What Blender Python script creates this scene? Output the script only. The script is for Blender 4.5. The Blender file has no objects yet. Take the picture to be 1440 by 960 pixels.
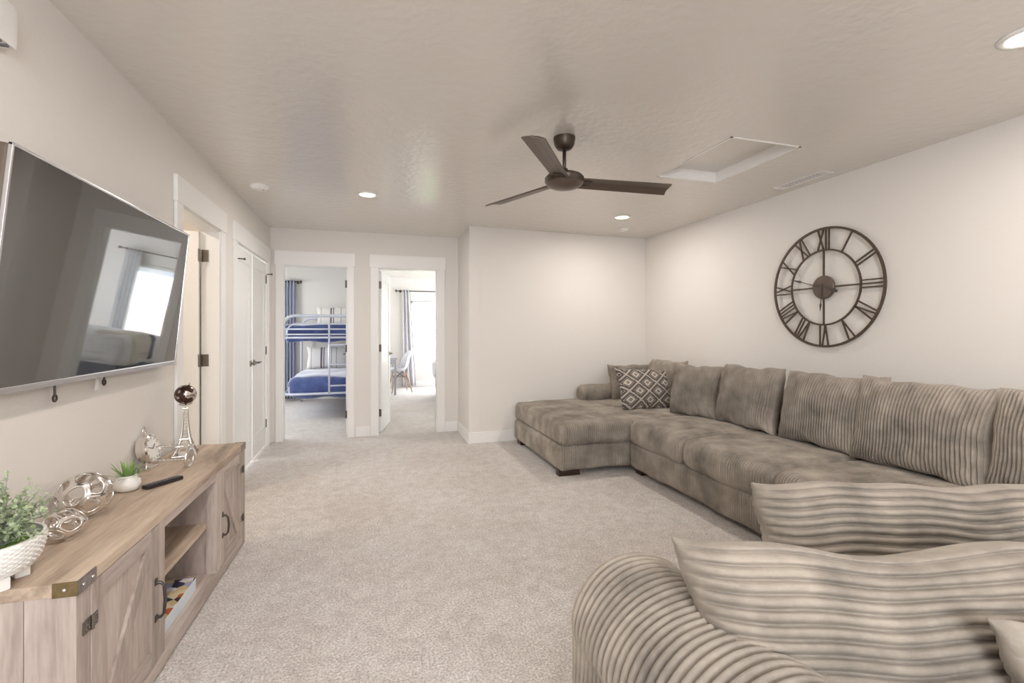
import bpy, bmesh, math, random
import numpy as np
from math import sin, cos, pi, radians, sqrt
from mathutils import Vector, Matrix

random.seed(7)
SC = bpy.context.scene
COL = SC.collection

# ------------------------------------------------------------------ camera
CAM_H = 1.281
cam_d = bpy.data.cameras.new('camera')
cam = bpy.data.objects.new('camera', cam_d)
COL.objects.link(cam)
cam.location = (0, 0, CAM_H)
cam.rotation_euler = (pi / 2, 0, -radians(16.794))
cam_d.sensor_width = 36
cam_d.lens = 665 / 1440 * 36
cam_d.shift_y = -17 / 1440
cam_d.clip_start = 0.05
SC.camera = cam

# ------------------------------------------------------------------ view, world and daylight
SC.view_settings.view_transform = 'Standard'
SC.view_settings.look = 'None'
SC.view_settings.exposure = -0.08
SC.view_settings.gamma = 1
SC.view_settings.use_curve_mapping = False
SC.cycles.max_bounces = 10
SC.cycles.diffuse_bounces = 6
SC.cycles.glossy_bounces = 5
SC.cycles.sample_clamp_indirect = 6
SC.cycles.use_denoising = True
W = bpy.data.worlds.new('overcast_sky')
SC.world = W
W.use_nodes = True
W.node_tree.nodes['Background'].inputs[0].default_value = (0.88, 0.93, 1.0, 1)
W.node_tree.nodes['Background'].inputs[1].default_value = 23.0


def area(name, loc, rot, sx, sy, power, color=(1, 1, 1), portal=False, shape='RECTANGLE'):
    l = bpy.data.lights.new(name, 'AREA')
    l.shape = shape
    l.size = sx
    l.size_y = sy
    l.energy = power
    l.color = color
    o = bpy.data.objects.new(name, l)
    COL.objects.link(o)
    o.location = loc
    o.rotation_euler = rot
    if portal:
        l.cycles.is_portal = True
    return o


# daylight comes from the sky through seen and added windows; portals only guide the sampling
for loc, rz, w, h in (((-2.05, 9.48, 1.28), 0, 1.2, 1.35), ((1.685, 10.93, 1.23), 0, 1.63, 1.38), ((0.0, -2.33, 1.8), pi, 2.2, 0.9),
                      ((4.44, 9.05, 1.3), -pi / 2, 2.1, 1.5), ((-3.14, 7.4, 1.4), pi / 2, 0.9, 1.2)):
    area('daylight_portal', loc, (-pi / 2, 0, rz), w, h, 1, portal=True)


# ------------------------------------------------------------------ materials
def mat(name, base, rough=0.6, metal=0.0, var=0.0, vscale=6.0, bump=0.0, bscale=60.0, bdetail=3.0,
        spec=0.5, sheen=0.0, stretch=None, emit=None, ior=None, coat=0.0, var2=None, alpha=None, bdist=0.01):
    m = bpy.data.materials.new(name)
    m.use_nodes = True
    nt = m.node_tree
    N, L = nt.nodes, nt.links
    b = N['Principled BSDF']
    b.inputs['Base Color'].default_value = (*base, 1)
    b.inputs['Roughness'].default_value = rough
    b.inputs['Metallic'].default_value = metal
    b.inputs['Specular IOR Level'].default_value = spec
    if ior:
        b.inputs['IOR'].default_value = ior
    if coat:
        b.inputs['Coat Weight'].default_value = coat
        b.inputs['Coat Roughness'].default_value = 0.05
    if sheen:
        b.inputs['Sheen Weight'].default_value = sheen
        b.inputs['Sheen Roughness'].default_value = 0.45
        b.inputs['Sheen Tint'].default_value = (1, 0.96, 0.9, 1)
    if emit:
        b.inputs['Emission Color'].default_value = (*emit[0], 1)
        b.inputs['Emission Strength'].default_value = emit[1]
    tc = N.new('ShaderNodeTexCoord')
    mp = N.new('ShaderNodeMapping')
    L.new(tc.outputs['Object'], mp.inputs['Vector'])
    if stretch:
        mp.inputs['Scale'].default_value = stretch
    if var or var2:
        n = N.new('ShaderNodeTexNoise')
        n.inputs['Scale'].default_value = vscale
        n.inputs['Detail'].default_value = 5
        n.inputs['Roughness'].default_value = 0.6
        L.new(mp.outputs['Vector'], n.inputs['Vector'])
        r = N.new('ShaderNodeValToRGB')
        r.color_ramp.elements[0].position = 0.3
        r.color_ramp.elements[1].position = 0.7
        lo = var2 if var2 else tuple(c * (1 - var) for c in base)
        hi = base if var2 else tuple(min(1, c * (1 + var)) for c in base)
        r.color_ramp.elements[0].color = (*lo, 1)
        r.color_ramp.elements[1].color = (*hi, 1)
        L.new(n.outputs['Fac'], r.inputs['Fac'])
        L.new(r.outputs['Color'], b.inputs['Base Color'])
    if bump:
        n2 = N.new('ShaderNodeTexNoise')
        n2.inputs['Scale'].default_value = bscale
        n2.inputs['Detail'].default_value = bdetail
        L.new(mp.outputs['Vector'], n2.inputs['Vector'])
        bp = N.new('ShaderNodeBump')
        bp.inputs['Strength'].default_value = bump
        bp.inputs['Distance'].default_value = bdist
        L.new(n2.outputs['Fac'], bp.inputs['Height'])
        L.new(bp.outputs['Normal'], b.inputs['Normal'])
    return m


def wood(name, light, dark, axis):
    """weathered oak: streaks stretched along an axis, each board of its own tone"""
    m = bpy.data.materials.new(name)
    m.use_nodes = True
    N, L = m.node_tree.nodes, m.node_tree.links
    b = N['Principled BSDF']
    b.inputs['Roughness'].default_value = 0.55
    b.inputs['Specular IOR Level'].default_value = 0.35
    tc = N.new('ShaderNodeTexCoord')
    oi = N.new('ShaderNodeObjectInfo')
    ad = N.new('ShaderNodeVectorMath')
    ad.operation = 'MULTIPLY_ADD'
    ad.inputs[1].default_value = (1, 1, 1)
    sc3 = N.new('ShaderNodeVectorMath')
    sc3.operation = 'SCALE'
    sc3.inputs[0].default_value = (7, 5, 9)
    L.new(oi.outputs['Random'], sc3.inputs['Scale'])
    L.new(tc.outputs['Object'], ad.inputs[0])
    L.new(sc3.outputs[0], ad.inputs[2])
    mp = N.new('ShaderNodeMapping')
    s = [9, 9, 9]
    s[axis] = 1.1
    mp.inputs['Scale'].default_value = s
    L.new(ad.outputs[0], mp.inputs['Vector'])
    n = N.new('ShaderNodeTexNoise')
    n.inputs['Scale'].default_value = 1.0
    n.inputs['Detail'].default_value = 7
    n.inputs['Roughness'].default_value = 0.62
    n.inputs['Distortion'].default_value = 0.6
    L.new(mp.outputs[0], n.inputs['Vector'])
    r = N.new('ShaderNodeValToRGB')
    e = r.color_ramp.elements
    e[0].position, e[1].position = 0.30, 0.66
    e[0].color, e[1].color = (*dark, 1), (*light, 1)
    mid = e.new(0.5)
    mid.color = (*[(p * 0.65 + q * 0.35) for p, q in zip(light, dark)], 1)
    L.new(n.outputs['Fac'], r.inputs['Fac'])
    n2 = N.new('ShaderNodeTexNoise')
    n2.inputs['Scale'].default_value = 9
    n2.inputs['Detail'].default_value = 4
    L.new(mp.outputs[0], n2.inputs['Vector'])
    mx = N.new('ShaderNodeMixRGB')
    mx.blend_type = 'SOFT_LIGHT'
    mx.inputs[0].default_value = 0.5
    L.new(r.outputs[0], mx.inputs[1])
    L.new(n2.outputs['Fac'], mx.inputs[2])
    hsv = N.new('ShaderNodeHueSaturation')
    mr = N.new('ShaderNodeMapRange')
    mr.inputs['To Min'].default_value = 0.9
    mr.inputs['To Max'].default_value = 1.08
    L.new(oi.outputs['Random'], mr.inputs['Value'])
    L.new(mr.outputs[0], hsv.inputs['Value'])
    L.new(mx.outputs[0], hsv.inputs['Color'])
    L.new(hsv.outputs[0], b.inputs['Base Color'])
    bp = N.new('ShaderNodeBump')
    bp.inputs['Strength'].default_value = 0.15
    bp.inputs['Distance'].default_value = 0.004
    L.new(n2.outputs['Fac'], bp.inputs['Height'])
    L.new(bp.outputs[0], b.inputs['Normal'])
    return m


def carpet_mat(name):
    m = bpy.data.materials.new(name)
    m.use_nodes = True
    N, L = m.node_tree.nodes, m.node_tree.links
    b = N['Principled BSDF']
    b.inputs['Roughness'].default_value = 1.0
    b.inputs['Specular IOR Level'].default_value = 0.1
    b.inputs['Sheen Weight'].default_value = 0.25
    tc = N.new('ShaderNodeTexCoord')

    def noise(scale, det, rough=0.6, dist=0.0):
        n = N.new('ShaderNodeTexNoise')
        n.inputs['Scale'].default_value = scale
        n.inputs['Detail'].default_value = det
        n.inputs['Roughness'].default_value = rough
        n.inputs['Distortion'].default_value = dist
        L.new(tc.outputs['Object'], n.inputs['Vector'])
        return n
    fine = noise(105, 6, 0.85)
    mid = noise(13, 6, 0.75, 0.5)
    big = noise(1.6, 4, 0.6, 0.5)
    r = N.new('ShaderNodeValToRGB')
    e = r.color_ramp.elements
    e[0].position, e[1].position = 0.37, 0.60
    e[0].color, e[1].color = (0.30, 0.262, 0.23, 1), (0.90, 0.865, 0.83, 1)
    L.new(fine.outputs['Fac'], r.inputs['Fac'])
    r2 = N.new('ShaderNodeValToRGB')
    e = r2.color_ramp.elements
    e[0].position, e[1].position = 0.34, 0.60
    e[0].color, e[1].color = (0.79, 0.765, 0.75, 1), (1, 1, 1, 1)
    L.new(mid.outputs['Fac'], r2.inputs['Fac'])
    r3 = N.new('ShaderNodeValToRGB')
    e = r3.color_ramp.elements
    e[0].position, e[1].position = 0.35, 0.65
    e[0].color, e[1].color = (0.90, 0.87, 0.85, 1), (1, 1, 1, 1)
    L.new(big.outputs['Fac'], r3.inputs['Fac'])
    m1 = N.new('ShaderNodeMixRGB')
    m1.blend_type = 'MULTIPLY'
    m1.inputs[0].default_value = 1
    m2 = N.new('ShaderNodeMixRGB')
    m2.blend_type = 'MULTIPLY'
    m2.inputs[0].default_value = 1
    L.new(r.outputs[0], m1.inputs[1])
    L.new(r2.outputs[0], m1.inputs[2])
    L.new(m1.outputs[0], m2.inputs[1])
    L.new(r3.outputs[0], m2.inputs[2])
    L.new(m2.outputs[0], b.inputs['Base Color'])
    bp = N.new('ShaderNodeBump')
    bp.inputs['Strength'].default_value = 0.5
    bp.inputs['Distance'].default_value = 0.008
    L.new(fine.outputs['Fac'], bp.inputs['Height'])
    bp2 = N.new('ShaderNodeBump')
    bp2.inputs['Strength'].default_value = 0.12
    bp2.inputs['Distance'].default_value = 0.02
    L.new(mid.outputs['Fac'], bp2.inputs['Height'])
    L.new(bp.outputs[0], bp2.inputs['Normal'])
    L.new(bp2.outputs[0], b.inputs['Normal'])
    return m


def diamond_mat(name):
    """woven concentric diamonds, cream on charcoal"""
    m = bpy.data.materials.new(name)
    m.use_nodes = True
    N, L = m.node_tree.nodes, m.node_tree.links
    b = N['Principled BSDF']
    b.inputs['Roughness'].default_value = 0.95
    tc = N.new('ShaderNodeTexCoord')
    sx = N.new('ShaderNodeSeparateXYZ')
    L.new(tc.outputs['Object'], sx.inputs[0])

    def mth(op, a, bb=None):
        n = N.new('ShaderNodeMath')
        n.operation = op
        for i, v in enumerate((a, bb)):
            if v is None:
                continue
            if isinstance(v, (int, float)):
                n.inputs[i].default_value = v
            else:
                L.new(v, n.inputs[i])
        return n.outputs[0]
    nz = N.new('ShaderNodeTexNoise')
    nz.inputs['Scale'].default_value = 40
    L.new(tc.outputs['Object'], nz.inputs['Vector'])
    wob = mth('MULTIPLY', mth('SUBTRACT', nz.outputs['Fac'], 0.5), 0.10)
    X = mth('ADD', mth('MULTIPLY', sx.outputs['X'], 4.6), wob)
    Z = mth('ADD', mth('MULTIPLY', sx.outputs['Z'], 5.6), wob)
    a = mth('ABSOLUTE', mth('SUBTRACT', mth('FRACT', mth('ADD', mth('ADD', X, Z), 20.2)), 0.5))
    c = mth('ABSOLUTE', mth('SUBTRACT', mth('FRACT', mth('ADD', mth('SUBTRACT', X, Z), 20.2)), 0.5))
    d = mth('MAXIMUM', a, c)
    r = N.new('ShaderNodeValToRGB')
    r.color_ramp.interpolation = 'CONSTANT'
    cream, dark, mid = (0.50, 0.44, 0.37, 1), (0.045, 0.04, 0.04, 1), (0.20, 0.175, 0.155, 1)
    e = r.color_ramp.elements
    e[0].position, e[0].color = 0.0, mid
    e[1].position, e[1].color = 0.10, cream
    for p, cl in ((0.22, dark), (0.28, cream), (0.31, dark), (0.39, mid), (0.43, dark), (0.455, cream)):
        q = e.new(p)
        q.color = cl
    L.new(d, r.inputs['Fac'])
    L.new(r.outputs[0], b.inputs['Base Color'])
    return m


def globe_mat(name):
    m = mat(name, (0.62, 0.58, 0.55), 0.22, 0.85)
    N, L = m.node_tree.nodes, m.node_tree.links
    tc = N.new('ShaderNodeTexCoord')
    n = N.new('ShaderNodeTexNoise')
    n.inputs['Scale'].default_value = 26
    n.inputs['Detail'].default_value = 6
    L.new(tc.outputs['Object'], n.inputs['Vector'])
    r = N.new('ShaderNodeValToRGB')
    r.color_ramp.interpolation = 'CONSTANT'
    e = r.color_ramp.elements
    e[0].position, e[0].color = 0, (0.09, 0.055, 0.045, 1)
    e[1].position, e[1].color = 0.53, (0.55, 0.5, 0.46, 1)
    L.new(n.outputs['Fac'], r.inputs['Fac'])
    L.new(r.outputs[0], N['Principled BSDF'].inputs['Base Color'])
    return m


def stripe_mat(name, base, bands, axis='X', period=0.5):
    m = bpy.data.materials.new(name)
    m.use_nodes = True
    N, L = m.node_tree.nodes, m.node_tree.links
    b = N['Principled BSDF']
    b.inputs['Roughness'].default_value = 0.9
    tc = N.new('ShaderNodeTexCoord')
    sx = N.new('ShaderNodeSeparateXYZ')
    L.new(tc.outputs['Object'], sx.inputs[0])
    q = N.new('ShaderNodeMath')
    q.operation = 'MULTIPLY_ADD'
    q.inputs[1].default_value = 1 / period
    q.inputs[2].default_value = 10.5
    L.new(sx.outputs[axis], q.inputs[0])
    f = N.new('ShaderNodeMath')
    f.operation = 'FRACT'
    L.new(q.outputs[0], f.inputs[0])
    r = N.new('ShaderNodeValToRGB')
    r.color_ramp.interpolation = 'CONSTANT'
    e = r.color_ramp.elements
    e[0].position, e[0].color = 0, (*base, 1)
    e[1].position, e[1].color = 0.999, (*base, 1)
    for p, cl in bands:
        k = e.new(p)
        k.color = (*cl, 1)
    L.new(f.outputs[0], r.inputs['Fac'])
    L.new(r.outputs[0], b.inputs['Base Color'])
    return m


def print_mat(name):
    """the game box's printed lid: patches of colour"""
    m = bpy.data.materials.new(name)
    m.use_nodes = True
    N, L = m.node_tree.nodes, m.node_tree.links
    b = N['Principled BSDF']
    b.inputs['Roughness'].default_value = 0.35
    tc = N.new('ShaderNodeTexCoord')
    v = N.new('ShaderNodeTexVoronoi')
    v.inputs['Scale'].default_value = 24
    L.new(tc.outputs['Object'], v.inputs['Vector'])
    s = N.new('ShaderNodeSeparateColor')
    L.new(v.outputs['Color'], s.inputs[0])
    r = N.new('ShaderNodeValToRGB')
    r.color_ramp.interpolation = 'CONSTANT'
    e = r.color_ramp.elements
    e[0].position, e[0].color = 0, (0.62, 0.50, 0.30, 1)
    e[1].position, e[1].color = 0.25, (0.03, 0.035, 0.07, 1)
    for p, cl in ((0.42, (0.36, 0.40, 0.62)), (0.58, (0.72, 0.62, 0.42)), (0.74, (0.50, 0.13, 0.05)), (0.84, (0.75, 0.74, 0.80)), (0.93, (0.05, 0.04, 0.04))):
        k = e.new(p)
        k.color = (*cl, 1)
    L.new(s.outputs[0], r.inputs['Fac'])
    L.new(r.outputs[0], b.inputs['Base Color'])
    return m


M = dict(
    wall=mat('wall_paint', (0.775, 0.74, 0.70), 0.55, bump=0.12, bscale=55, spec=0.3),
    ceiling=mat('ceiling_paint', (0.73, 0.695, 0.65), 0.17, bump=0.3, bscale=19, bdetail=5, spec=0.9, bdist=0.012),
    trim=mat('trim_paint', (0.86, 0.85, 0.83), 0.35),
    carpet=carpet_mat('carpet'),
    cord=mat('corduroy_velvet', (0.43, 0.378, 0.318), 0.85, var2=(0.175, 0.153, 0.13), vscale=5.5, spec=0.15, sheen=0.12, bump=0.15, bscale=300),
    darkwood=mat('espresso_wood', (0.035, 0.016, 0.012), 0.35),
    bronze=mat('bronze_metal', (0.075, 0.055, 0.042), 0.42, 0.6),
    blade=mat('fan_blade', (0.125, 0.092, 0.07), 0.38, 0.3),
    clockiron=mat('brushed_bronze', (0.10, 0.07, 0.05), 0.5, 0.5),
    silver=mat('polished_silver', (0.82, 0.79, 0.76), 0.16, 1.0, bump=0.05, bscale=30),
    ant=mat('antique_nickel', (0.70, 0.67, 0.63), 0.3, 1.0, bump=0.3, bscale=160, bdist=0.003),
    hard=mat('door_hardware', (0.20, 0.175, 0.15), 0.35, 0.8),
    pewter=mat('pewter_plate', (0.30, 0.27, 0.265), 0.42, 0.75, var=0.25, vscale=40),
    gun=mat('dark_iron', (0.10, 0.085, 0.08), 0.45, 0.7),
    brass=mat('aged_brass_plate', (0.20, 0.15, 0.075), 0.45, 0.7, var=0.3, vscale=30),
    screen=mat('tv_screen', (0.012, 0.011, 0.010), 0.03, ior=2.7),
    tvedge=mat('tv_edge', (0.55, 0.54, 0.55), 0.25, 0.9),
    tvback=mat('tv_back', (0.11, 0.078, 0.055), 0.4),
    black=mat('black_plastic', (0.02, 0.018, 0.018), 0.35),
    btn=mat('grey_rubber', (0.16, 0.16, 0.17), 0.6),
    white=mat('white_plastic', (0.84, 0.83, 0.81), 0.4),
    ceramic=mat('white_ceramic', (0.85, 0.83, 0.79), 0.28),
    dial=mat('clock_dial', (0.85, 0.82, 0.78), 0.3),
    glass_lens=mat('lamp_lens', (1, 0.95, 0.85), 0.4, emit=((1, 0.90, 0.74), 14)),
    navy=mat('navy_plush', (0.085, 0.13, 0.34), 0.8, var2=(0.03, 0.05, 0.17), vscale=7, sheen=0.7, bump=0.4, bscale=25, bdist=0.02),
    bluemetal=mat('silver_tube', (0.66, 0.69, 0.78), 0.35, 0.25),
    curtain1=mat('blue_grey_curtain', (0.40, 0.42, 0.52), 0.85),
    curtain2=mat('grey_curtain', (0.60, 0.58, 0.61), 0.85),
    linen=mat('white_linen', (0.80, 0.80, 0.82), 0.9, bump=0.3, bscale=14, bdist=0.03),
    skirt=mat('grey_bed_skirt', (0.20, 0.21, 0.25), 0.9),
    throw=mat('slate_knit', (0.13, 0.14, 0.19), 0.95, bump=0.3, bscale=90),
    creamthrow=mat('cream_knit', (0.72, 0.68, 0.60), 0.95, bump=0.4, bscale=60),
    chairshell=mat('white_shell', (0.80, 0.80, 0.84), 0.35),
    beech=mat('beech_wood', (0.52, 0.34, 0.22), 0.5, stretch=(1, 1, 0.1), var=0.15, vscale=30),
    deskgrey=mat('grey_desk', (0.40, 0.40, 0.43), 0.5),
    pillowstripe=stripe_mat('striped_ticking', (0.80, 0.77, 0.72), [(0.20, (0.16, 0.14, 0.16)), (0.27, (0.80, 0.77, 0.72)), (0.31, (0.25, 0.22, 0.23)), (0.36, (0.80, 0.77, 0.72)), (0.62, (0.42, 0.36, 0.33)), (0.65, (0.8, 0.77, 0.72)), (0.82, (0.45, 0.4, 0.36)), (0.85, (0.8, 0.77, 0.72))], 'X', 0.42),
    diamond=diamond_mat('diamond_weave'),
    globe=globe_mat('map_globe'),
    sage=mat('sage_leaf', (0.50, 0.56, 0.38), 0.7, var2=(0.20, 0.29, 0.13), vscale=14),
    stem=mat('grey_stem', (0.30, 0.31, 0.27), 0.7),
    moss=mat('moss', (0.13, 0.22, 0.035), 0.95, bump=0.8, bscale=160),
    spike=mat('air_plant_leaf', (0.20, 0.34, 0.09), 0.5, var=0.4, vscale=30),
    gprint=print_mat('box_print'),
    gside=mat('box_side', (0.62, 0.74, 0.84), 0.4, var2=(0.75, 0.80, 0.84), vscale=18),
    siding=mat('white_siding', (0.62, 0.63, 0.65), 0.7),
    shingle=mat('tan_shingle', (0.36, 0.29, 0.23), 0.9, var=0.3, vscale=8),
    paneblue=mat('far_pane', (0.30, 0.38, 0.46), 0.1),
    leafgreen=mat('tree_leaf', (0.16, 0.30, 0.07), 0.7, var=0.5, vscale=2),
    bark=mat('bark', (0.16, 0.11, 0.08), 0.9),
    lawn=mat('lawn', (0.18, 0.25, 0.09), 0.95, var=0.4, vscale=2),
    blind=mat('blind_slat', (0.72, 0.72, 0.72), 0.5),
    woodtop=wood('oak_top', (0.66, 0.525, 0.405), (0.30, 0.225, 0.17), 1),
    woodv=wood('oak_upright', (0.56, 0.475, 0.425), (0.31, 0.25, 0.215), 2),
    woodh=wood('oak_crosswise', (0.56, 0.475, 0.425), (0.31, 0.25, 0.215), 1),
)
g = bpy.data.materials.new('window_glass')
g.use_nodes = True
_n, _l = g.node_tree.nodes, g.node_tree.links
_n.remove(_n['Principled BSDF'])
_t, _g, _m = _n.new('ShaderNodeBsdfTransparent'), _n.new('ShaderNodeBsdfGlossy'), _n.new('ShaderNodeMixShader')
_g.inputs['Roughness'].default_value = 0.02
_m.inputs[0].default_value = 0.05
_l.new(_t.outputs[0], _m.inputs[1])
_l.new(_g.outputs[0], _m.inputs[2])
_l.new(_m.outputs[0], _n['Material Output'].inputs['Surface'])
M['glass'] = g


# ------------------------------------------------------------------ mesh helpers
class MB:
    """collects shapes and links them as ONE mesh object"""

    def __init__(s):
        s.v, s.f = [], []

    def add(s, v, f):
        o = len(s.v)
        s.v += [tuple(p) for p in v]
        s.f += [tuple(i + o for i in q) for q in f]
        return s

    def box(s, lo, hi, bev=0.0, mtx=None):
        bm = bmesh.new()
        bmesh.ops.create_cube(bm, size=1)
        c = [(a + b) / 2 for a, b in zip(lo, hi)]
        d = [abs(b - a) for a, b in zip(lo, hi)]
        for v in bm.verts:
            v.co = Vector((v.co.x * d[0] + c[0], v.co.y * d[1] + c[1], v.co.z * d[2] + c[2]))
        if bev:
            bmesh.ops.bevel(bm, geom=bm.edges[:], offset=min(bev, min(d) * 0.45), segments=2, profile=0.7, affect='EDGES')
        return s.bm(bm, mtx)

    def bm(s, bm, mtx=None):
        if mtx is not None:
            bm.transform(mtx)
        bm.verts.index_update()
        s.add([v.co[:] for v in bm.verts], [[v.index for v in f.verts] for f in bm.faces])
        bm.free()
        return s

    def tube(s, pts, r, n=10, closed=False, cap=True):
        P = [Vector(p) for p in pts]
        k = len(P)
        rr = r if isinstance(r, (list, tuple)) else [r] * k
        up = None
        rings = []
        for i in range(k):
            if closed:
                t = P[(i + 1) % k] - P[i - 1]
            else:
                t = P[min(i + 1, k - 1)] - P[max(i - 1, 0)]
            t.normalize()
            if up is None:
                up = Vector((0, 0, 1)) if abs(t.z) < 0.9 else Vector((1, 0, 0))
            a = t.cross(up)
            a.normalize()
            up = a.cross(t)
            up.normalize()
            rings.append([P[i] + (a * cos(2 * pi * j / n) + up * sin(2 * pi * j / n)) * rr[i] for j in range(n)])
        v = [p for q in rings for p in q]
        f = []
        for i in range(k if closed else k - 1):
            i2 = (i + 1) % k
            for j in range(n):
                j2 = (j + 1) % n
                f.append((i * n + j, i * n + j2, i2 * n + j2, i2 * n + j))
        if cap and not closed:
            f.append(tuple(range(n))[::-1])
            f.append(tuple((k - 1) * n + j for j in range(n)))
        return s.add(v, f)

    def lathe(s, prof, n=24, c=(0, 0, 0), mtx=None):
        v, f = [], []
        for r, z in prof:
            for j in range(n):
                a = 2 * pi * j / n
                v.append(Vector((r * cos(a), r * sin(a), z)))
        for i in range(len(prof) - 1):
            for j in range(n):
                j2 = (j + 1) % n
                f.append((i * n + j, i * n + j2, (i + 1) * n + j2, (i + 1) * n + j))
        loop = prof[0] == prof[-1]
        if prof[0][0] > 1e-6 and not loop:
            f.append(tuple(range(n))[::-1])
        if prof[-1][0] > 1e-6 and not loop:
            f.append(tuple((len(prof) - 1) * n + j for j in range(n)))
        if mtx is not None:
            v = [mtx @ p for p in v]
        return s.add([(p.x + c[0], p.y + c[1], p.z + c[2]) for p in v], f)

    def prism(s, poly, z0, z1):
        n = len(poly)
        v = [(x, y, z0) for x, y in poly] + [(x, y, z1) for x, y in poly]
        f = [tuple(range(n))[::-1], tuple(range(n, 2 * n))] + [(i, (i + 1) % n, n + (i + 1) % n, n + i) for i in range(n)]
        return s.add(v, f)

    def obj(s, name, m, parent=None, smooth=False, off=(0, 0, 0), weld=False):
        me = bpy.data.meshes.new(name)
        v = [(x - off[0], y - off[1], z - off[2]) for x, y, z in s.v] if any(off) else s.v
        me.from_pydata(v, [], s.f)
        bm = bmesh.new()
        bm.from_mesh(me)
        if weld:
            bmesh.ops.remove_doubles(bm, verts=bm.verts[:], dist=1e-5)
        bmesh.ops.recalc_face_normals(bm, faces=bm.faces[:])
        bm.to_mesh(me)
        bm.free()
        return link(name, me, m, parent, smooth)


def link(name, me, m, parent=None, smooth=False):
    if m is not None:
        me.materials.append(M[m] if isinstance(m, str) else m)
    if smooth:
        me.polygons.foreach_set('use_smooth', [True] * len(me.polygons))
        if smooth == 'auto':
            me.set_sharp_from_angle(angle=radians(38))
    o = bpy.data.objects.new(name, me)
    COL.objects.link(o)
    if parent is not None:
        o.parent = parent
    return o


def tag(o, label, cat, group=None):
    o['label'] = label
    o['category'] = cat
    if group:
        o['group'] = group
    return o


def thing(name, label, cat, loc=(0, 0, 0), rot=(0, 0, 0), group=None):
    o = bpy.data.objects.new(name, None)
    o.empty_display_size = 0.05
    COL.objects.link(o)
    o.location = loc
    o.rotation_euler = rot if isinstance(rot, tuple) else (0, 0, rot)
    return tag(o, label, cat, group)


def struct(name, mb=None, m=None, loc=(0, 0, 0), rot=(0, 0, 0), smooth=False):
    if mb is None:
        o = bpy.data.objects.new(name, None)
        o.empty_display_size = 0.05
        COL.objects.link(o)
    else:
        o = mb.obj(name, m, None, smooth)
    o.location = loc
    o.rotation_euler = rot
    o['kind'] = 'structure'
    return o


def grid_faces(n, m, wrap=False):
    i = np.arange(n - 1)[:, None]
    mm = m if wrap else m - 1
    j = np.arange(mm)[None, :]
    j2 = (j + 1) % m
    return np.stack([i * m + j, i * m + j2, (i + 1) * m + j2, (i + 1) * m + j], -1).reshape(-1, 4)


def np_mesh(name, verts, faces, extra=(), weld=False):
    me = bpy.data.meshes.new(name)
    me.from_pydata(verts.tolist(), [], faces.tolist() + [list(e) for e in extra])
    bm = bmesh.new()
    bm.from_mesh(me)
    if weld:
        bmesh.ops.remove_doubles(bm, verts=bm.verts[:], dist=2e-5)
    bmesh.ops.recalc_face_normals(bm, faces=bm.faces[:])
    bm.to_mesh(me)
    bm.free()
    return me


def rib(s, pitch, amp):
    f = (s / pitch) % 1.0
    return amp * np.clip(1 - (np.abs(2 * f - 1) / 0.86) ** 2.6, 0, 1) ** 0.8


def rrect(x0, y0, x1, y1, r, n=6, crown=0.0, per=0.06):
    """closed rounded rectangle, extra points on the long sides; crown lifts the y1 side"""
    pts = []
    for cx, cy, a0 in ((x1 - r, y0 + r, -pi / 2), (x1 - r, y1 - r, 0), (x0 + r, y1 - r, pi / 2), (x0 + r, y0 + r, pi)):
        for i in range(n + 1):
            a = a0 + pi / 2 * i / n
            pts.append((cx + r * cos(a), cy + r * sin(a)))
    out = []
    for i, p in enumerate(pts):
        q = pts[(i + 1) % len(pts)]
        d = math.dist(p, q)
        k = max(1, int(d / per))
        for j in range(k):
            out.append((p[0] + (q[0] - p[0]) * j / k, p[1] + (q[1] - p[1]) * j / k))
    out = np.array(out)
    if crown:
        u = (out[:, 0] - x0) / (x1 - x0)
        w = np.clip((out[:, 1] - y0) / (y1 - y0), 0, 1)
        out[:, 1] += crown * np.sin(np.clip(u, 0, 1) * pi) ** 0.7 * w ** 3
    return out


def ribbed_sweep(name, prof, L, fn, m='cord', parent=None, pitch=0.02, amp=0.0145, edge=0.02, puff=0.0, seed=0, sub=10):
    """sweep a closed profile along L; ribs ring the profile; fn(s,a,b) gives local coordinates"""
    rs = np.random.RandomState(seed)
    S = np.linspace(0, L, max(8, int(L / pitch * sub)) + 1)
    P = np.asarray(prof)
    nx = np.roll(P, -1, 0) - np.roll(P, 1, 0)
    nx /= np.linalg.norm(nx, axis=1)[:, None]
    nor = np.stack([nx[:, 1], -nx[:, 0]], 1)
    area2 = np.sum(P[:, 0] * np.roll(P[:, 1], -1) - np.roll(P[:, 0], -1) * P[:, 1])
    if area2 < 0:
        nor = -nor
    d = np.minimum(S, L - S)
    e = np.where(d < edge, edge - np.sqrt(np.clip(edge ** 2 - (edge - d) ** 2, 0, None)), 0)
    off = rib(S, pitch, amp) * np.clip(d / edge, 0, 1) - e + puff * np.sin(pi * S / L) ** 0.6
    ph = rs.rand(4) * 6
    t = np.arange(len(P))[None, :] / len(P)
    wob = 0.004 * np.sin(S[:, None] * 7 + ph[0] + t * 9) + 0.003 * np.sin(S[:, None] * 17 + ph[1] - t * 21)
    wob *= np.clip(d / 0.08, 0, 1)[:, None]
    O = off[:, None] + wob
    A = P[None, :, 0] + nor[None, :, 0] * O
    B = P[None, :, 1] + nor[None, :, 1] * O
    SS = np.repeat(S[:, None], len(P), 1)
    V = np.stack(fn(SS, A, B), -1).reshape(-1, 3)
    n, k = len(S), len(P)
    F = grid_faces(n, k, True)
    me = np_mesh(name, V, F, [tuple(range(k))[::-1], tuple((n - 1) * k + i for i in range(k))])
    o = link(name, me, m, parent, 'auto')
    return o


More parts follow.
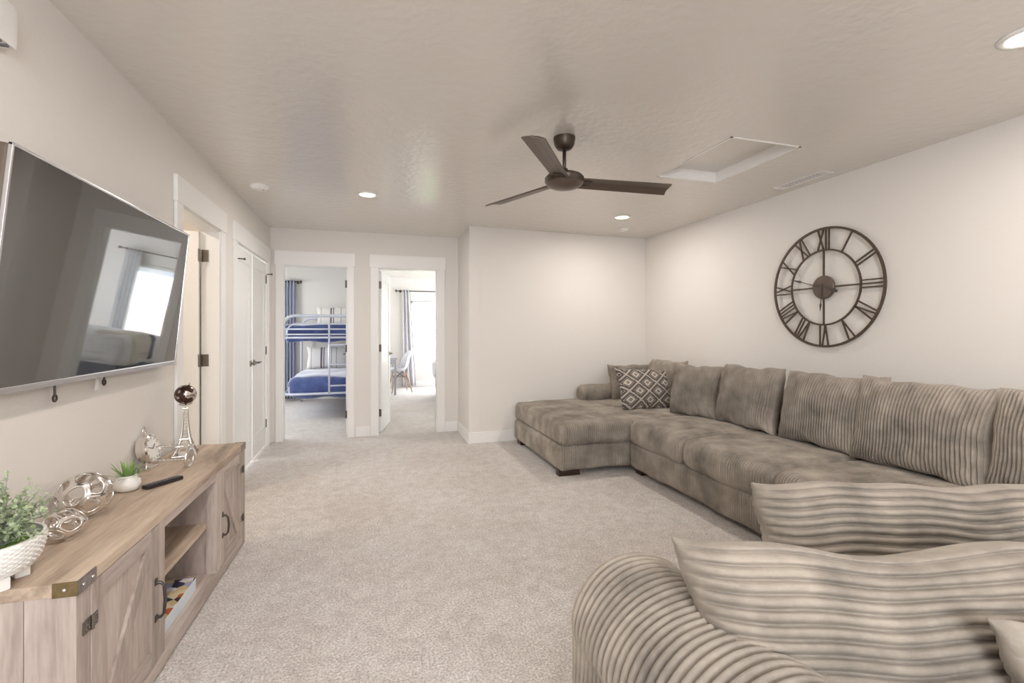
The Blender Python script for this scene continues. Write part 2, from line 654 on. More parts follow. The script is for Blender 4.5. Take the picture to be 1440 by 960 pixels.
def pillow_mesh(name, Wd, H, T, pitch=0.02, amp=0.0135, vertical=True, seed=0, shear=0.0, dip=0.0, ear=0.07, sub=10, along=30, p=2.6, q=0.42, belly=0.0):
    rs = np.random.RandomState(seed)
    ph = rs.rand(6) * 6.28
    Lr = Wd if vertical else H
    na = (int(Lr / pitch * sub) if pitch else 40) + 1
    A = np.linspace(-1, 1, na)
    Bv = np.linspace(-1, 1, along + 1)
    Bv = np.sin(Bv * pi / 2)
    a, b = np.meshgrid(A, Bv, indexing='ij')
    x, z = (a, b) if vertical else (b, a)
    E = np.clip((1 - np.abs(x) ** p) * (1 - np.abs(z) ** p), 0, 1)
    t = T / 2 * E ** q
    t = t * (1 + 0.07 * np.sin(2.6 * x + ph[0]) * np.sin(2.2 * z + ph[1]) + 0.03 * np.sin(6 * x + 3 * z + ph[2]) + 0.025 * np.sin(-5 * x + 7 * z + ph[3]))
    t = t * (1 - belly * z)
    r = rib((a + 1) / 2 * Lr, pitch, amp) * np.clip(E * 9, 0, 1) ** 0.7 if pitch else 0
    X = Wd / 2 * x * (1 - ear * (1 - z ** 2) * np.abs(x)) + shear * (1 - z) / 2
    Z = H / 2 * z * (1 - ear * (1 - x ** 2) * np.abs(z)) + H / 2
    Z = Z + 0.006 * np.sin(5 * x + ph[4]) + 0.004 * np.sin(11 * x + ph[5])
    Z -= dip * np.exp(-(x / 0.28) ** 2) * ((z + 1) / 2) ** 3
    X = X + 0.005 * np.sin(5 * z + ph[5])
    edge_w = 0.004 * np.sin(19 * x + 13 * z)
    n, k = X.shape
    V1 = np.stack([X, -(t + r) + edge_w * (1 - E), Z], -1).reshape(-1, 3)
    V2 = np.stack([X, (t + r) + edge_w * (1 - E), Z], -1).reshape(-1, 3)
    F = grid_faces(n, k)
    return np_mesh(name, np.vstack([V1, V2]), np.vstack([F, F[:, ::-1] + n * k]), weld=True)


def sheet(name, fn, nu, nv, thick, m, parent=None):
    u, v = np.meshgrid(np.linspace(0, 1, nu), np.linspace(0, 1, nv), indexing='ij')
    V = np.stack(fn(u, v), -1).reshape(-1, 3)
    o = link(name, np_mesh(name, V, grid_faces(nu, nv)), m, parent, True)
    md = o.modifiers.new('thickness', 'SOLIDIFY')
    md.thickness = thick
    md.offset = 0
    return o


# ------------------------------------------------------------------ the shell
H = 2.44
XL, XR, YB, YJ, XJ, YREAR = -1.08, 3.385, 5.93, 5.24, 1.075, -2.2
TW = 0.12

struct('floor', MB().box((-3.2, -2.4, -0.12), (4.6, 10.95, 0.0)), 'carpet')


def slab_with_holes(x0, y0, x1, y1, z0, z1, holes):
    """horizontal slab cut by rectangular holes"""
    xs = sorted({x0, x1, *[h[0] for h in holes], *[h[2] for h in holes]})
    ys = sorted({y0, y1, *[h[1] for h in holes], *[h[3] for h in holes]})
    mb = MB()
    vi = {}

    def V(x, y, z):
        k = (x, y, z)
        if k not in vi:
            vi[k] = len(mb.v)
            mb.v.append(k)
        return vi[k]
    solid = {}
    for i in range(len(xs) - 1):
        for j in range(len(ys) - 1):
            cx, cy = (xs[i] + xs[i + 1]) / 2, (ys[j] + ys[j + 1]) / 2
            solid[i, j] = not any(h[0] < cx < h[2] and h[1] < cy < h[3] for h in holes)
    for (i, j), s in solid.items():
        if not s:
            continue
        a, b, c, d = xs[i], xs[i + 1], ys[j], ys[j + 1]
        mb.f.append((V(a, c, z0), V(a, d, z0), V(b, d, z0), V(b, c, z0)))
        mb.f.append((V(a, c, z1), V(b, c, z1), V(b, d, z1), V(a, d, z1)))
        for di, dj, e in ((-1, 0, ((a, d), (a, c))), (1, 0, ((b, c), (b, d))), (0, -1, ((a, c), (b, c))), (0, 1, ((b, d), (a, d)))):
            if not solid.get((i + di, j + dj), False):
                (p, q), (r, t) = e
                mb.f.append((V(p, q, z0), V(r, t, z0), V(r, t, z1), V(p, q, z1)))
    return mb


HATCH = (2.085, 2.34, 2.62, 3.11)
struct('ceiling', slab_with_holes(-3.2, -2.4, 4.6, 10.95, H, H + 0.2, [HATCH]), 'ceiling')


def wall(name, a, b, thick, holes=(), side=1):
    """upright wall from a to b (plan), thickness to the left of the run, holes = (s0, z0, s1, z1)"""
    L = math.dist(a, b)
    mb = slab_with_holes(0, 0, L, H, 0, thick, [(h[0], h[1], h[2], h[3]) for h in holes])
    ang = math.atan2(b[1] - a[1], b[0] - a[0])
    out = []
    for x, y, z in mb.v:   # x -> along, y -> up, z -> thickness
        out.append((a[0] + x * cos(ang) - z * sin(ang), a[1] + x * sin(ang) + z * cos(ang), y))
    mb.v = out
    return struct(name, mb, 'wall')


D1 = (-0.957, -0.236)
D2 = (0.096, 0.824)
DA = (3.27, 4.06)
DC = (4.49, 5.79)
DH = 2.03
# runs are given so that the thickness lies outside the room
wall('wall_left', (XL, YREAR), (XL, YB), TW, [(DA[0] - YREAR, 0, DA[1] - YREAR, DH), (DC[0] - YREAR, 0, DC[1] - YREAR, DH)])
wall('wall_back', (-3.1, YB), (XJ + TW, YB), TW, [(D1[0] + 3.1, 0, D1[1] + 3.1, DH), (D2[0] + 3.1, 0, D2[1] + 3.1, DH)])
wall('wall_return', (XJ, YB), (XJ, YJ - 0.03), TW)
wall('wall_back_right', (XJ + TW, YJ - 0.023), (XR + 0.1, YJ + 0.075), TW)
wall('wall_right', (XR, YREAR), (XR, 5.45), -TW)
wall('wall_rear', (XL - TW, YREAR), (XR + TW, YREAR), -TW, [(0.1, 1.35, 2.3, 2.25)])
# rooms beyond
wall('wall_partition', (-0.03, YB + TW), (-0.03, 10.9), 0.07)
wall('wall_bunk_back', (-3.1, 9.35), (-0.1, 9.35), TW, [(0.45, 0.6, 1.65, 1.95)])
wall('wall_bunk_left', (-3.0, YB + TW), (-3.0, 9.35), TW, [(0.9, 0.8, 1.8, 2.0)])
wall('wall_bedroom_back', (-0.06, 10.8), (4.4, 10.8), TW, [(0.93, 0.54, 2.56, 1.92)])
wall('wall_bedroom_right', (4.3, 5.2), (4.3, 10.9), -TW, [(2.8, 0.55, 4.9, 2.05)])
wall('wall_bathroom_left', (-2.6, 2.3), (-2.6, 4.4), TW)
wall('wall_bathroom_near', (-2.6, 2.5), (XL - TW, 2.5), -TW)
wall('wall_bathroom_far', (-2.6, 4.3), (XL - TW, 4.3), TW)


# baseboards, one per wall run
def baseboard(name, segs):
    mb = MB()
    for (x0, y0, x1, y1) in segs:
        mb.box((min(x0, x1), min(y0, y1), 0), (max(x0, x1), max(y0, y1), 0.125), 0.004)
    return struct(name, mb, 'trim')


bt = 0.014
baseboard('baseboard_left', [(XL, YREAR, XL + bt, 3.16), (XL, 4.17, XL + bt, 4.39), (XL, 5.89, XL + bt, YB)])
baseboard('baseboard_back', [(D1[1] + 0.085, YB - bt, D2[0] - 0.085, YB), (D2[1] + 0.085, YB - bt, XJ, YB)])
baseboard('baseboard_return', [(XJ - bt, YJ - 0.045, XJ, YB)])
bb = baseboard('baseboard_back_right', [(0, -bt, 2.35, 0)])
bb.location = (XJ - bt, YJ - 0.031, 0)
bb.rotation_euler = (0, 0, math.atan2(0.098, 2.29))
baseboard('baseboard_right', [(XR - bt, YREAR, XR, 5.33)])
baseboard('baseboard_bedroom', [(0.05, 10.8 - bt, 4.3, 10.8), (0.04, 6.06, 0.04 + bt, 10.8)])
baseboard('baseboard_bunk', [(-3.0, 9.35 - bt, -0.1, 9.35)])


# door casings: flat side boards, a wider flat head, and the jamb lining
def casing(name, s0, s1, place, y_face, cw=0.082, over=0.012, jamb=TW):
    """place(s, d, z): s along the wall, d = out of the wall into the room"""
    t = struct(name)

    def bx(nm, lo, hi):
        a, b = place(*lo), place(*hi)
        MB().box([min(p, q) for p, q in zip(a, b)], [max(p, q) for p, q in zip(a, b)], 0.003).obj(nm, 'trim', t)
    bx('side_casing', (s0 - cw, 0, 0), (s0 + 0.006, 0.016, DH))
    bx('side_casing', (s1 - 0.006, 0, 0), (s1 + cw, 0.016, DH))
    bx('head_casing', (s0 - cw - over, 0, DH - 0.006), (s1 + cw + over, 0.022, DH + 0.15))
    bx('jamb', (s0, 0, 0), (s0 + 0.016, -jamb, DH))
    bx('jamb', (s1 - 0.016, 0, 0), (s1, -jamb, DH))
    bx('head_jamb', (s0, 0, DH - 0.016), (s1, -jamb, DH))
    return t


back_place = lambda s, d, z: (s, YB - d, z)
left_place = lambda s, d, z: (XL + d, s, z)
casing('trim_1', *D1, back_place, YB, cw=0.062)
casing('trim_2', *D2, back_place, YB)
casing('trim_3', *DA, left_place, XL, cw=0.09)
casing('trim_4', *DC, left_place, XL, cw=0.09)


def door(name, w, loc, rz, lever=None, hinge_z=(0.25, 1.05, 1.83), hinge_side=1, leaf='hard'):
    """hinge axis at the origin, slab runs along +x; lever: list of sides (+1/-1)"""
    t = struct(name, loc=loc, rot=(0, 0, rz))
    hh, th, sw = DH - 0.025, 0.0175, 0.115
    z0 = 0.012
    MB().box((sw - 0.01, -0.009, 0.2), (w - sw + 0.01, 0.009, hh - 0.1)).obj('panel', 'trim', t)
    for x0 in (0.004, w - sw):
        MB().box((x0, -th, z0), (x0 + sw - 0.004, th, hh), 0.002).obj('stile', 'trim', t)
    MB().box((sw, -th, z0), (w - sw, th, 0.22), 0.002).obj('rail', 'trim', t)
    MB().box((sw, -th, hh - 0.115), (w - sw, th, hh), 0.002).obj('rail', 'trim', t)
    for z in hinge_z:
        mb = MB().tube([(0, hinge_side * 0.019, z - 0.045), (0, hinge_side * 0.019, z + 0.045)], 0.0075, 8)
        mb.box((-0.001, -0.016, z - 0.045), (0.0055, hinge_side * 0.019, z + 0.045))
        mb.obj('hinge', leaf, t)
    for sd in (lever or []):
        x = w - 0.062
        h = MB().box((x - 0.028, sd * th, 0.925), (x + 0.028, sd * (th + 0.007), 0.981), 0.003)
        h.tube([(x, sd * th, 0.953), (x, sd * (th + 0.05), 0.953)], 0.011, 10)
        h.tube([(x + 0.008, sd * (th + 0.048), 0.953), (x - 0.05, sd * (th + 0.05), 0.956), (x - 0.115, sd * (th + 0.046), 0.953)], [0.010, 0.008, 0.006], 10)
        h.obj('lever', 'hard', t, 'auto')
    return t


door('door_1', D1[1] - D1[0] - 0.036, (D1[1] - 0.018, YB + TW + 0.02, 0), pi / 2 + radians(0.5), [1, -1])
door('door_2', D2[1] - D2[0] - 0.036, (D2[0] + 0.032, YB + TW + 0.02, 0), radians(79), [1, -1])
door('door_3', DA[1] - DA[0] - 0.036, (XL - TW - 0.003, DA[1] - 0.034, 0), pi + radians(1), [1, -1])
door('door_4', 0.627, (XL - 0.03, DC[0] + 0.019, 0), pi / 2, [-1], hinge_side=-1, leaf='gun')
door('door_5', 0.627, (XL - 0.03, DC[1] - 0.019, 0), -pi / 2, [1], hinge_side=1, leaf='gun')
# hinge leaves let into the jambs
for nm, pts in (('trim_1', [(D1[1] - 0.017, YB + 0.075, YB + 0.118)]), ('trim_2', [(D2[0] + 0.017, YB + 0.075, YB + 0.118)])):
    for (x, y0, y1) in pts:
        for z in (0.25, 1.05, 1.83):
            MB().box((x - 0.003, y0, z - 0.045), (x + 0.003, y1, z + 0.045)).obj('hinge_leaf', 'hard', bpy.data.objects[nm])
for z in (0.25, 1.05, 1.83):
    MB().box((XL - TW + 0.002, DA[1] - 0.020, z - 0.045), (XL - 0.07, DA[1] - 0.0155, z + 0.045), 0.002).obj('hinge_leaf', 'hard', bpy.data.objects['trim_3'])
# closet door stops at the head of the hinges
for y, s in ((DC[0] + 0.03, 1), (DC[1] - 0.03, -1)):
    MB().tube([(XL + 0.0, y, 1.885), (XL + 0.05, y + s * 0.03, 1.885)], 0.005, 8).tube([(XL + 0.05, y + s * 0.03, 1.885), (XL + 0.06, y + s * 0.035, 1.885)], 0.009, 8).obj('door_stop', 'gun', bpy.data.objects['trim_4'])


# windows
def window(name, x0, x1, z0, z1, y, d=TW, mull=None, inward=-1):
    t = struct(name)
    fw = 0.05
    fr = MB()
    for lo, hi in (((x0, z0), (x0 + fw, z1)), ((x1 - fw, z0), (x1, z1)), ((x0, z0), (x1, z0 + fw)), ((x0, z1 - fw), (x1, z1))):
        fr.box((lo[0], y + d * 0.45, lo[1]), (hi[0], y + d * 0.85, hi[1]), 0.004)
    fr.obj('window_frame', 'white', t)
    if mull:
        MB().box((mull - 0.025, y + d * 0.5, z0 + fw), (mull + 0.025, y + d * 0.8, z1 - fw), 0.003).obj('mullion', 'white', t)
    MB().box((x0 + fw, y + d * 0.62, z0 + fw), (x1 - fw, y + d * 0.66, z1 - fw)).obj('pane', 'glass', t)
    MB().box((x0 - 0.03, y + inward * 0.03, z0 - 0.03), (x1 + 0.03, y + d * 0.45, z0), 0.004).obj('window_sill', 'trim', t)
    return t


window('window_1', -2.65, -1.45, 0.6, 1.95, 9.35)
w2 = window('window_2', 0.87, 2.50, 0.54, 1.92, 10.8)
blinds = MB()
for k in range(6):
    blinds.box((0.93, 10.8 + 0.008, 1.84 - k * 0.018), (2.44, 10.8 + 0.045, 1.852 - k * 0.018))
thb = thing('window_blind', 'white slatted blind drawn up at the top of the bedroom window', 'blind', (1.55, 10.83, 1.9))
MB().box((0.93, 10.805, 1.85), (2.44, 10.85, 1.90), 0.004).obj('head_rail', 'white', thb, off=(1.55, 10.83, 1.9))
blinds.obj('slat_stack', 'blind', thb, off=(1.55, 10.83, 1.9))
window('added_window_3', XL - TW + 0.1, XL - TW + 2.3, 1.35, 2.25, YREAR, -TW, inward=1, mull=0.1)  # unseen rear window, added to let sky light into the room

# ------------------------------------------------------------------ ceiling fittings
hx0, hy0, hx1, hy1 = HATCH
t = thing('attic_hatch', 'white attic hatch panel set back in the ceiling beside the fan', 'hatch', ((hx0 + hx1) / 2, (hy0 + hy1) / 2, H))
off = t.location[:]
MB().box((hx0 - 0.01, hy0 - 0.01, H + 0.075), (hx1 + 0.01, hy1 + 0.01, H + 0.095)).obj('panel', 'ceiling', t, off=off)
for lo, hi in (((hx0, hy1 - 0.012), (hx1, hy1)), ((hx1 - 0.012, hy0), (hx1, hy1)), ((hx0, hy0), (hx0 + 0.012, hy1)), ((hx0, hy0), (hx1, hy0 + 0.012))):
    MB().box((*lo, H - 0.004), (*hi, H + 0.075)).obj('liner', 'trim', t, off=off)

t = thing('ceiling_vent', 'white slotted air vent in the ceiling near the right wall', 'vent', (3.215, 2.87, H))
MB().box((-0.06, -0.225, -0.006), (-0.035, 0.225, 0), 0.002).box((0.035, -0.225, -0.006), (0.06, 0.225, 0), 0.002).box((-0.035, -0.225, -0.006), (0.035, -0.18, 0), 0.002).box((-0.035, 0.18, -0.006), (0.035, 0.225, 0), 0.002).obj('frame', 'white', t)
MB().box((-0.035, -0.18, -0.0012), (0.035, 0.18, -0.0005)).obj('duct_backing', 'btn', t)
for k in range(12):
    y = -0.165 + k * 0.03
    MB().box((-0.036, y - 0.009, -0.0015), (0.036, y + 0.009, 0.0005), mtx=None).obj('slat', 'white', t).location = (0, 0, -0.002)


def recessed(loc, label, power, group='recessed ceiling lights'):
    t = thing('ceiling_light', label, 'ceiling light', loc, group=group)
    ring = [(0.062, -0.001), (0.068, -0.009), (0.088, -0.006), (0.092, 0.0), (0.062, 0.0)]
    MB().lathe(ring + [ring[0]], 32).obj('trim_ring', 'white', t, True, weld=True)
    MB().lathe([(0.0, -0.004), (0.064, -0.004), (0.064, -0.001), (0.0, -0.001)], 32).obj('lens', 'glass_lens', t, weld=True)
    l = area('downlight_glow', (0, 0, -0.012), (0, 0, 0), 0.12, 0.12, power, (1, 0.935, 0.88), shape='DISK')
    l.parent = t
    return t


LP = 15
recessed((-0.015, 4.243, H), 'round recessed ceiling light nearest the bunk room door', LP)
recessed((2.498, 4.342, H), 'round recessed ceiling light above the chaise corner of the sofa', LP)
recessed((2.491, 1.20, H), 'round recessed ceiling light at the upper right edge, over the near cushions', LP)
recessed((-0.015, 1.20, H), 'unseen recessed ceiling light added overhead, near the television', LP)  # out of view, added to continue the grid and light the room


recessed((2.491, -1.0, H), 'unseen recessed ceiling light added behind the camera on the right', LP)  # added out of view to strengthen the downlight
recessed((-0.015, -1.0, H), 'unseen recessed ceiling light added behind the camera on the left', LP)  # likewise an added, unseen downlight


def smoke(loc, label, r):
    t = thing('smoke_detector', label, 'smoke detector', loc)
    MB().lathe([(0.0, -0.032), (r * 0.55, -0.032), (r * 0.8, -0.027), (r * 0.95, -0.014), (r, -0.006), (r, 0)], 32).obj('body', 'white', t, 'auto', weld=True)
    MB().lathe([(0, -0.034), (0.006, -0.034), (0.006, -0.031), (0, -0.031)], 10, (r * 0.4, 0, 0)).obj('button', 'btn', t, weld=True)


smoke((-0.848, 4.241, H), 'white round smoke detector on the ceiling near the left wall', 0.075)
smoke((2.79, 4.82, H), 'small white smoke detector on the ceiling behind the corner light', 0.055)

# ceiling fan
fx, fy, fz = 1.13, 2.648, 2.165
t = thing('ceiling_fan', 'dark bronze three-bladed fan hanging from the ceiling', 'fan', (fx, fy, H))
MB().lathe([(0.0, 0), (0.066, 0), (0.066, -0.012), (0.06, -0.045), (0.045, -0.068), (0.028, -0.075), (0, -0.075)], 32).obj('canopy', 'bronze', t, 'auto', weld=True)
MB().tube([(0, 0, -0.07), (0, 0, -0.225)], 0.011, 12).obj('downrod', 'bronze', t, True)
MB().lathe([(0.0, -0.185), (0.02, -0.187), (0.026, -0.205), (0.03, -0.225), (0.0, -0.225)], 20).obj('rod_collar', 'bronze', t, 'auto', weld=True)
z = fz - H
MB().lathe([(0, z + 0.055), (0.05, z + 0.055), (0.105, z + 0.045), (0.118, z + 0.03), (0.118, z + 0.008), (0.112, z - 0.002), (0, z - 0.002)], 40).obj('motor_housing', 'bronze', t, 'auto', weld=True)
MB().lathe([(0.112, z - 0.002), (0.105, z - 0.012), (0.08, z - 0.026), (0.04, z - 0.035), (0, z - 0.037)], 40).obj('bottom_cover', 'blade', t, 'auto', weld=True)
blade = MB()
for i in range(14):
    x = 0.085 + 0.61 * i / 13
    w = 0.052 + 0.010 * i / 13
    tipx = x - (0.010 if i == 13 else 0)
    for (yy, zz, xx) in ((-w, 0.0, tipx), (-w * 0.2, 0.003, x), (w * 0.42, 0.0, x), (w, -0.012, x + (0.008 if i == 13 else 0))):
        blade.v.append((xx, yy, zz + 0.004))
    for (yy, zz, xx) in ((w, -0.012, x + (0.008 if i == 13 else 0)), (w * 0.42, 0.0, x), (-w * 0.2, 0.003, x), (-w, 0.0, tipx)):
        blade.v.append((xx, yy, zz - 0.004))
for i in range(13):
    for k in range(8):
        blade.f.append((i * 8 + k, i * 8 + (k + 1) % 8, i * 8 + 8 + (k + 1) % 8, i * 8 + 8 + k))
blade.f += [tuple(range(8)), tuple(13 * 8 + k for k in range(8))]
for ang in (114, -4, 235):
    b = blade.obj('blade', 'blade', t)
    b.rotation_euler = (radians(-8), 0, radians(ang))
    b.location = (0, 0, z + 0.012)
    br = MB().box((0.07, -0.03, -0.005), (0.17, 0.03, 0.0045), 0.003).obj('blade_bracket', 'bronze', b)
    br.location = (0, 0, -0.004)

# ------------------------------------------------------------------ wall clock
CR = 0.463
t = thing('wall_clock', 'large open bronze metal clock with roman numerals on the right wall', 'clock', (XR - 0.028, 2.798, 1.605), (pi / 2, 0, -pi / 2))


def ringm(r, w, d):
    n = 72
    return [(r, -d), (r + w, -d), (r + w, d), (r, d), (r, -d)]


MB().lathe(ringm(CR - 0.017, 0.017, 0.006), 80).obj('outer_ring', 'clockiron', t, 'auto', weld=True)
MB().lathe(ringm(0.282, 0.013, 0.005), 72).obj('inner_ring', 'clockiron', t, 'auto', weld=True)
for a in range(4):
    an = a * pi / 2
    MB().box((0.08, -0.0055, -0.005), (0.285, 0.0055, 0.005)).obj('spoke', 'clockiron', t).rotation_euler = (0, 0, an)
NUM = {12: 'XII', 1: 'I', 2: 'II', 3: 'III', 4: 'IV', 5: 'V', 6: 'VI', 7: 'VII', 8: 'VIII', 9: 'IX', 10: 'X', 11: 'XI'}
r0, r1 = 0.292, 0.448
for n, s in NUM.items():
    mb = MB()
    wd = {'I': 0.026, 'V': 0.062, 'X': 0.060}
    tot = sum(wd[c] for c in s)
    u = -tot / 2

    def stroke(ua, ra, ub, rb):
        d = Vector((ub - ua, rb - ra))
        L = d.length
        ang = math.atan2(d.y, d.x)
        mb.box((0, -0.0048, -0.005), (L, 0.0048, 0.005), mtx=Matrix.Translation((ua, ra, 0)) @ Matrix.Rotation(ang, 4, 'Z'))
    for c in s:
        w = wd[c]
        if c == 'I':
            stroke(u + w / 2, r0, u + w / 2, r1)
        elif c == 'V':
            stroke(u + w / 2, r0, u + 0.006, r1)
            stroke(u + w / 2, r0, u + w - 0.006, r1)
        else:
            stroke(u + 0.006, r0, u + w - 0.006, r1)
            stroke(u + w - 0.006, r0, u + 0.006, r1)
        u += w
    o = mb.obj('numeral', 'clockiron', t)
    o.rotation_euler = (0, 0, -n * pi / 6)
MB().lathe([(0, -0.014), (0.086, -0.014), (0.09, -0.008), (0.09, 0.008), (0.086, 0.012), (0.02, 0.015), (0, 0.015)], 40).obj('hub', 'blade', t, 'auto', weld=True)
hd = MB().prism([(-0.004, -0.03), (0.004, -0.03), (0.003, 0.12), (0.009, 0.135), (0, 0.185), (-0.009, 0.135), (-0.003, 0.12)], 0.017, 0.020)
hd.obj('hour_hand', 'gun', t).rotation_euler = (0, 0, -radians(185))
hm = MB().prism([(-0.003, 0), (0.003, 0), (0.003, 0.185), (0.010, 0.20), (0, 0.30), (-0.010, 0.20), (-0.003, 0.185)], 0.021, 0.024)
hm.prism([(-0.004, 0), (0.004, 0), (0.006, -0.08), (0.017, -0.105), (0.008, -0.135), (-0.008, -0.135), (-0.017, -0.105), (-0.006, -0.08)], 0.021, 0.024)
hm.obj('minute_hand', 'gun', t).rotation_euler = (0, 0, -radians(287))

# ------------------------------------------------------------------ the left wall
TVW, TVH = 1.346, 0.713
tilt = radians(5.6)
t = thing('television', 'large flat black-screened television tilted forward on the left wall', 'television', (-0.982, 2.327, 1.446), (0, tilt, 0))
hw, hh = TVW / 2, TVH / 2
MB().box((-0.006, -hw + 0.008, -hh + 0.022), (0.0, hw - 0.008, hh - 0.009)).obj('screen', 'screen', t)
fr = MB()
fr.box((-0.008, -hw, hh - 0.009), (0.003, hw, hh), 0.002).box((-0.012, -hw, -hh), (0.004, hw, -hh + 0.022), 0.003)
fr.box((-0.008, -hw, -hh), (0.003, -hw + 0.008, hh), 0.002).box((-0.008, hw - 0.008, -hh), (0.003, hw, hh), 0.002)
fr.obj('bezel', 'tvedge', t)
MB().box((-0.045, -hw + 0.001, -hh + 0.002), (-0.0065, hw - 0.001, hh - 0.002), 0.01).obj('back_case', 'tvback', t)
MB().box((-0.066, -0.5, -hh + 0.05), (-0.04, 0.5, 0.14), 0.012).obj('rear_bulge', 'tvback', t)

t = thing('tilt_mount', 'dark television wall bracket with cords hanging below the screen', 'tv mount', (XL, 2.27, 1.3))
MB().box((0.0, -0.35, 0.0), (0.016, 0.35, 0.06), 0.003).box((0.0, -0.35, 0.22), (0.016, 0.35, 0.28), 0.003).obj('wall_plate', 'gun', t)
for y in (-0.21, 0.12):
    MB().box((0.016, y - 0.02, 0.0), (0.03, y + 0.02, 0.3), 0.003).obj('tilt_arm', 'gun', t)
for y, zt in ((-0.215, -0.272), (0.108, -0.25)):
    MB().tube([(0.022, y, 0.0), (0.022, y, zt + 0.022)], 0.0035, 6).tube([(0.022 + 0.0 * k, y + 0.010 * sin(k * pi / 6), zt + 0.011 + 0.011 * cos(k * pi / 6)) for k in range(12)], 0.004, 6, closed=True).obj('pull_cord', 'gun', t)
MB().prism([(-0.006, 0.06), (0.006, 0.06), (0.013, 0.0), (-0.013, 0.0)], -0.002, 0.002).obj('pull_tab', 'white', t).matrix_local = Matrix.Translation((0.02, 0.06, -0.265)) @ Matrix.Rotation(pi / 2, 4, 'Z') @ Matrix.Rotation(pi / 2, 4, 'X')

t = thing('chime_box', 'white rounded wall-mounted chime box above the television at the left edge', 'chime box', (XL, 1.683, 2.2))
MB().box((0, -0.15, -0.065), (0.045, 0.155, 0.07), 0.02).obj('cover', 'white', t, 'auto')
gr = MB()
for k in range(9):
    gr.box((0.008, -0.13 + k * 0.03, -0.068), (0.038, -0.115 + k * 0.03, -0.063))
gr.obj('grille', 'btn', t)

t = thing('wall_outlet', 'small white power outlet low on the back wall behind the chaise', 'outlet', (1.80, YJ - 0.001, 0.40), math.atan2(0.098, 2.29))
MB().box((-0.035, -0.007, -0.058), (0.035, 0, 0.058), 0.003).obj('plate', 'white', t)
for zz in (-0.02, 0.02):
    MB().box((-0.016, -0.009, zz - 0.014), (0.016, -0.006, zz + 0.014), 0.003).obj('socket', 'white', t)

# ------------------------------------------------------------------ media console
CX, CY = -0.735, 2.38
t = thing('media_console', 'farmhouse oak media console with two barn doors under the television', 'console', (CX, CY, 0), -radians(1.29))
y0, y1, yd = -0.82, 0.82, 0.335


def cbox(nm, lo, hi, m, parent=None, bev=0.002, mtx=None):
    return MB().box(lo, hi, bev, mtx).obj(nm, m, parent or t)


cbox('top_board', (-yd, y0, 0.565), (0.0, y1, 0.60), 'woodtop', bev=0.003)
for a in (y0 + 0.004, y1 - 0.022):   # end panels of upright planks
    n = 4
    for k in range(n):
        xa = -yd + 0.006 + (yd - 0.056) * k / n
        cbox('end_plank', (xa, a, 0.05), (xa + (yd - 0.056) / n - 0.0015, a + 0.018, 0.565), 'woodv')
for a, b in ((y0, y0 + 0.062), (-0.33, -0.277), (0.31, 0.362), (y1 - 0.06, y1)):
    cbox('post', (-0.05, a, 0.0), (-0.003, b, 0.565), 'woodv')
for a in (y0, y1 - 0.06):
    cbox('post', (-yd, a, 0.0), (-yd + 0.05, a + 0.06, 0.565), 'woodv')
cbox('top_rail', (-0.05, -0.277, 0.53), (-0.003, 0.31, 0.565), 'woodh')
cbox('bottom_rail', (-0.03, y0 + 0.062, 0.012), (0.0, y1 - 0.06, 0.062), 'woodh')
cbox('bottom_board', (-yd + 0.006, y0 + 0.03, 0.05), (-0.03, y1 - 0.062, 0.0618), 'woodh')
for k in range(8):
    ya = y0 + 0.03 + k * 0.1975
    cbox('back_plank', (-yd, ya, 0.03), (-yd + 0.008, ya + 0.196, 0.565), 'woodv', bev=0.001)
for a in (-0.31, 0.318):
    cbox('divider', (-yd + 0.008, a, 0.06), (-0.05, a + 0.016, 0.565), 'woodv')
cbox('shelf', (-yd + 0.008, -0.292, 0.293), (-0.045, 0.318, 0.315), 'woodtop')


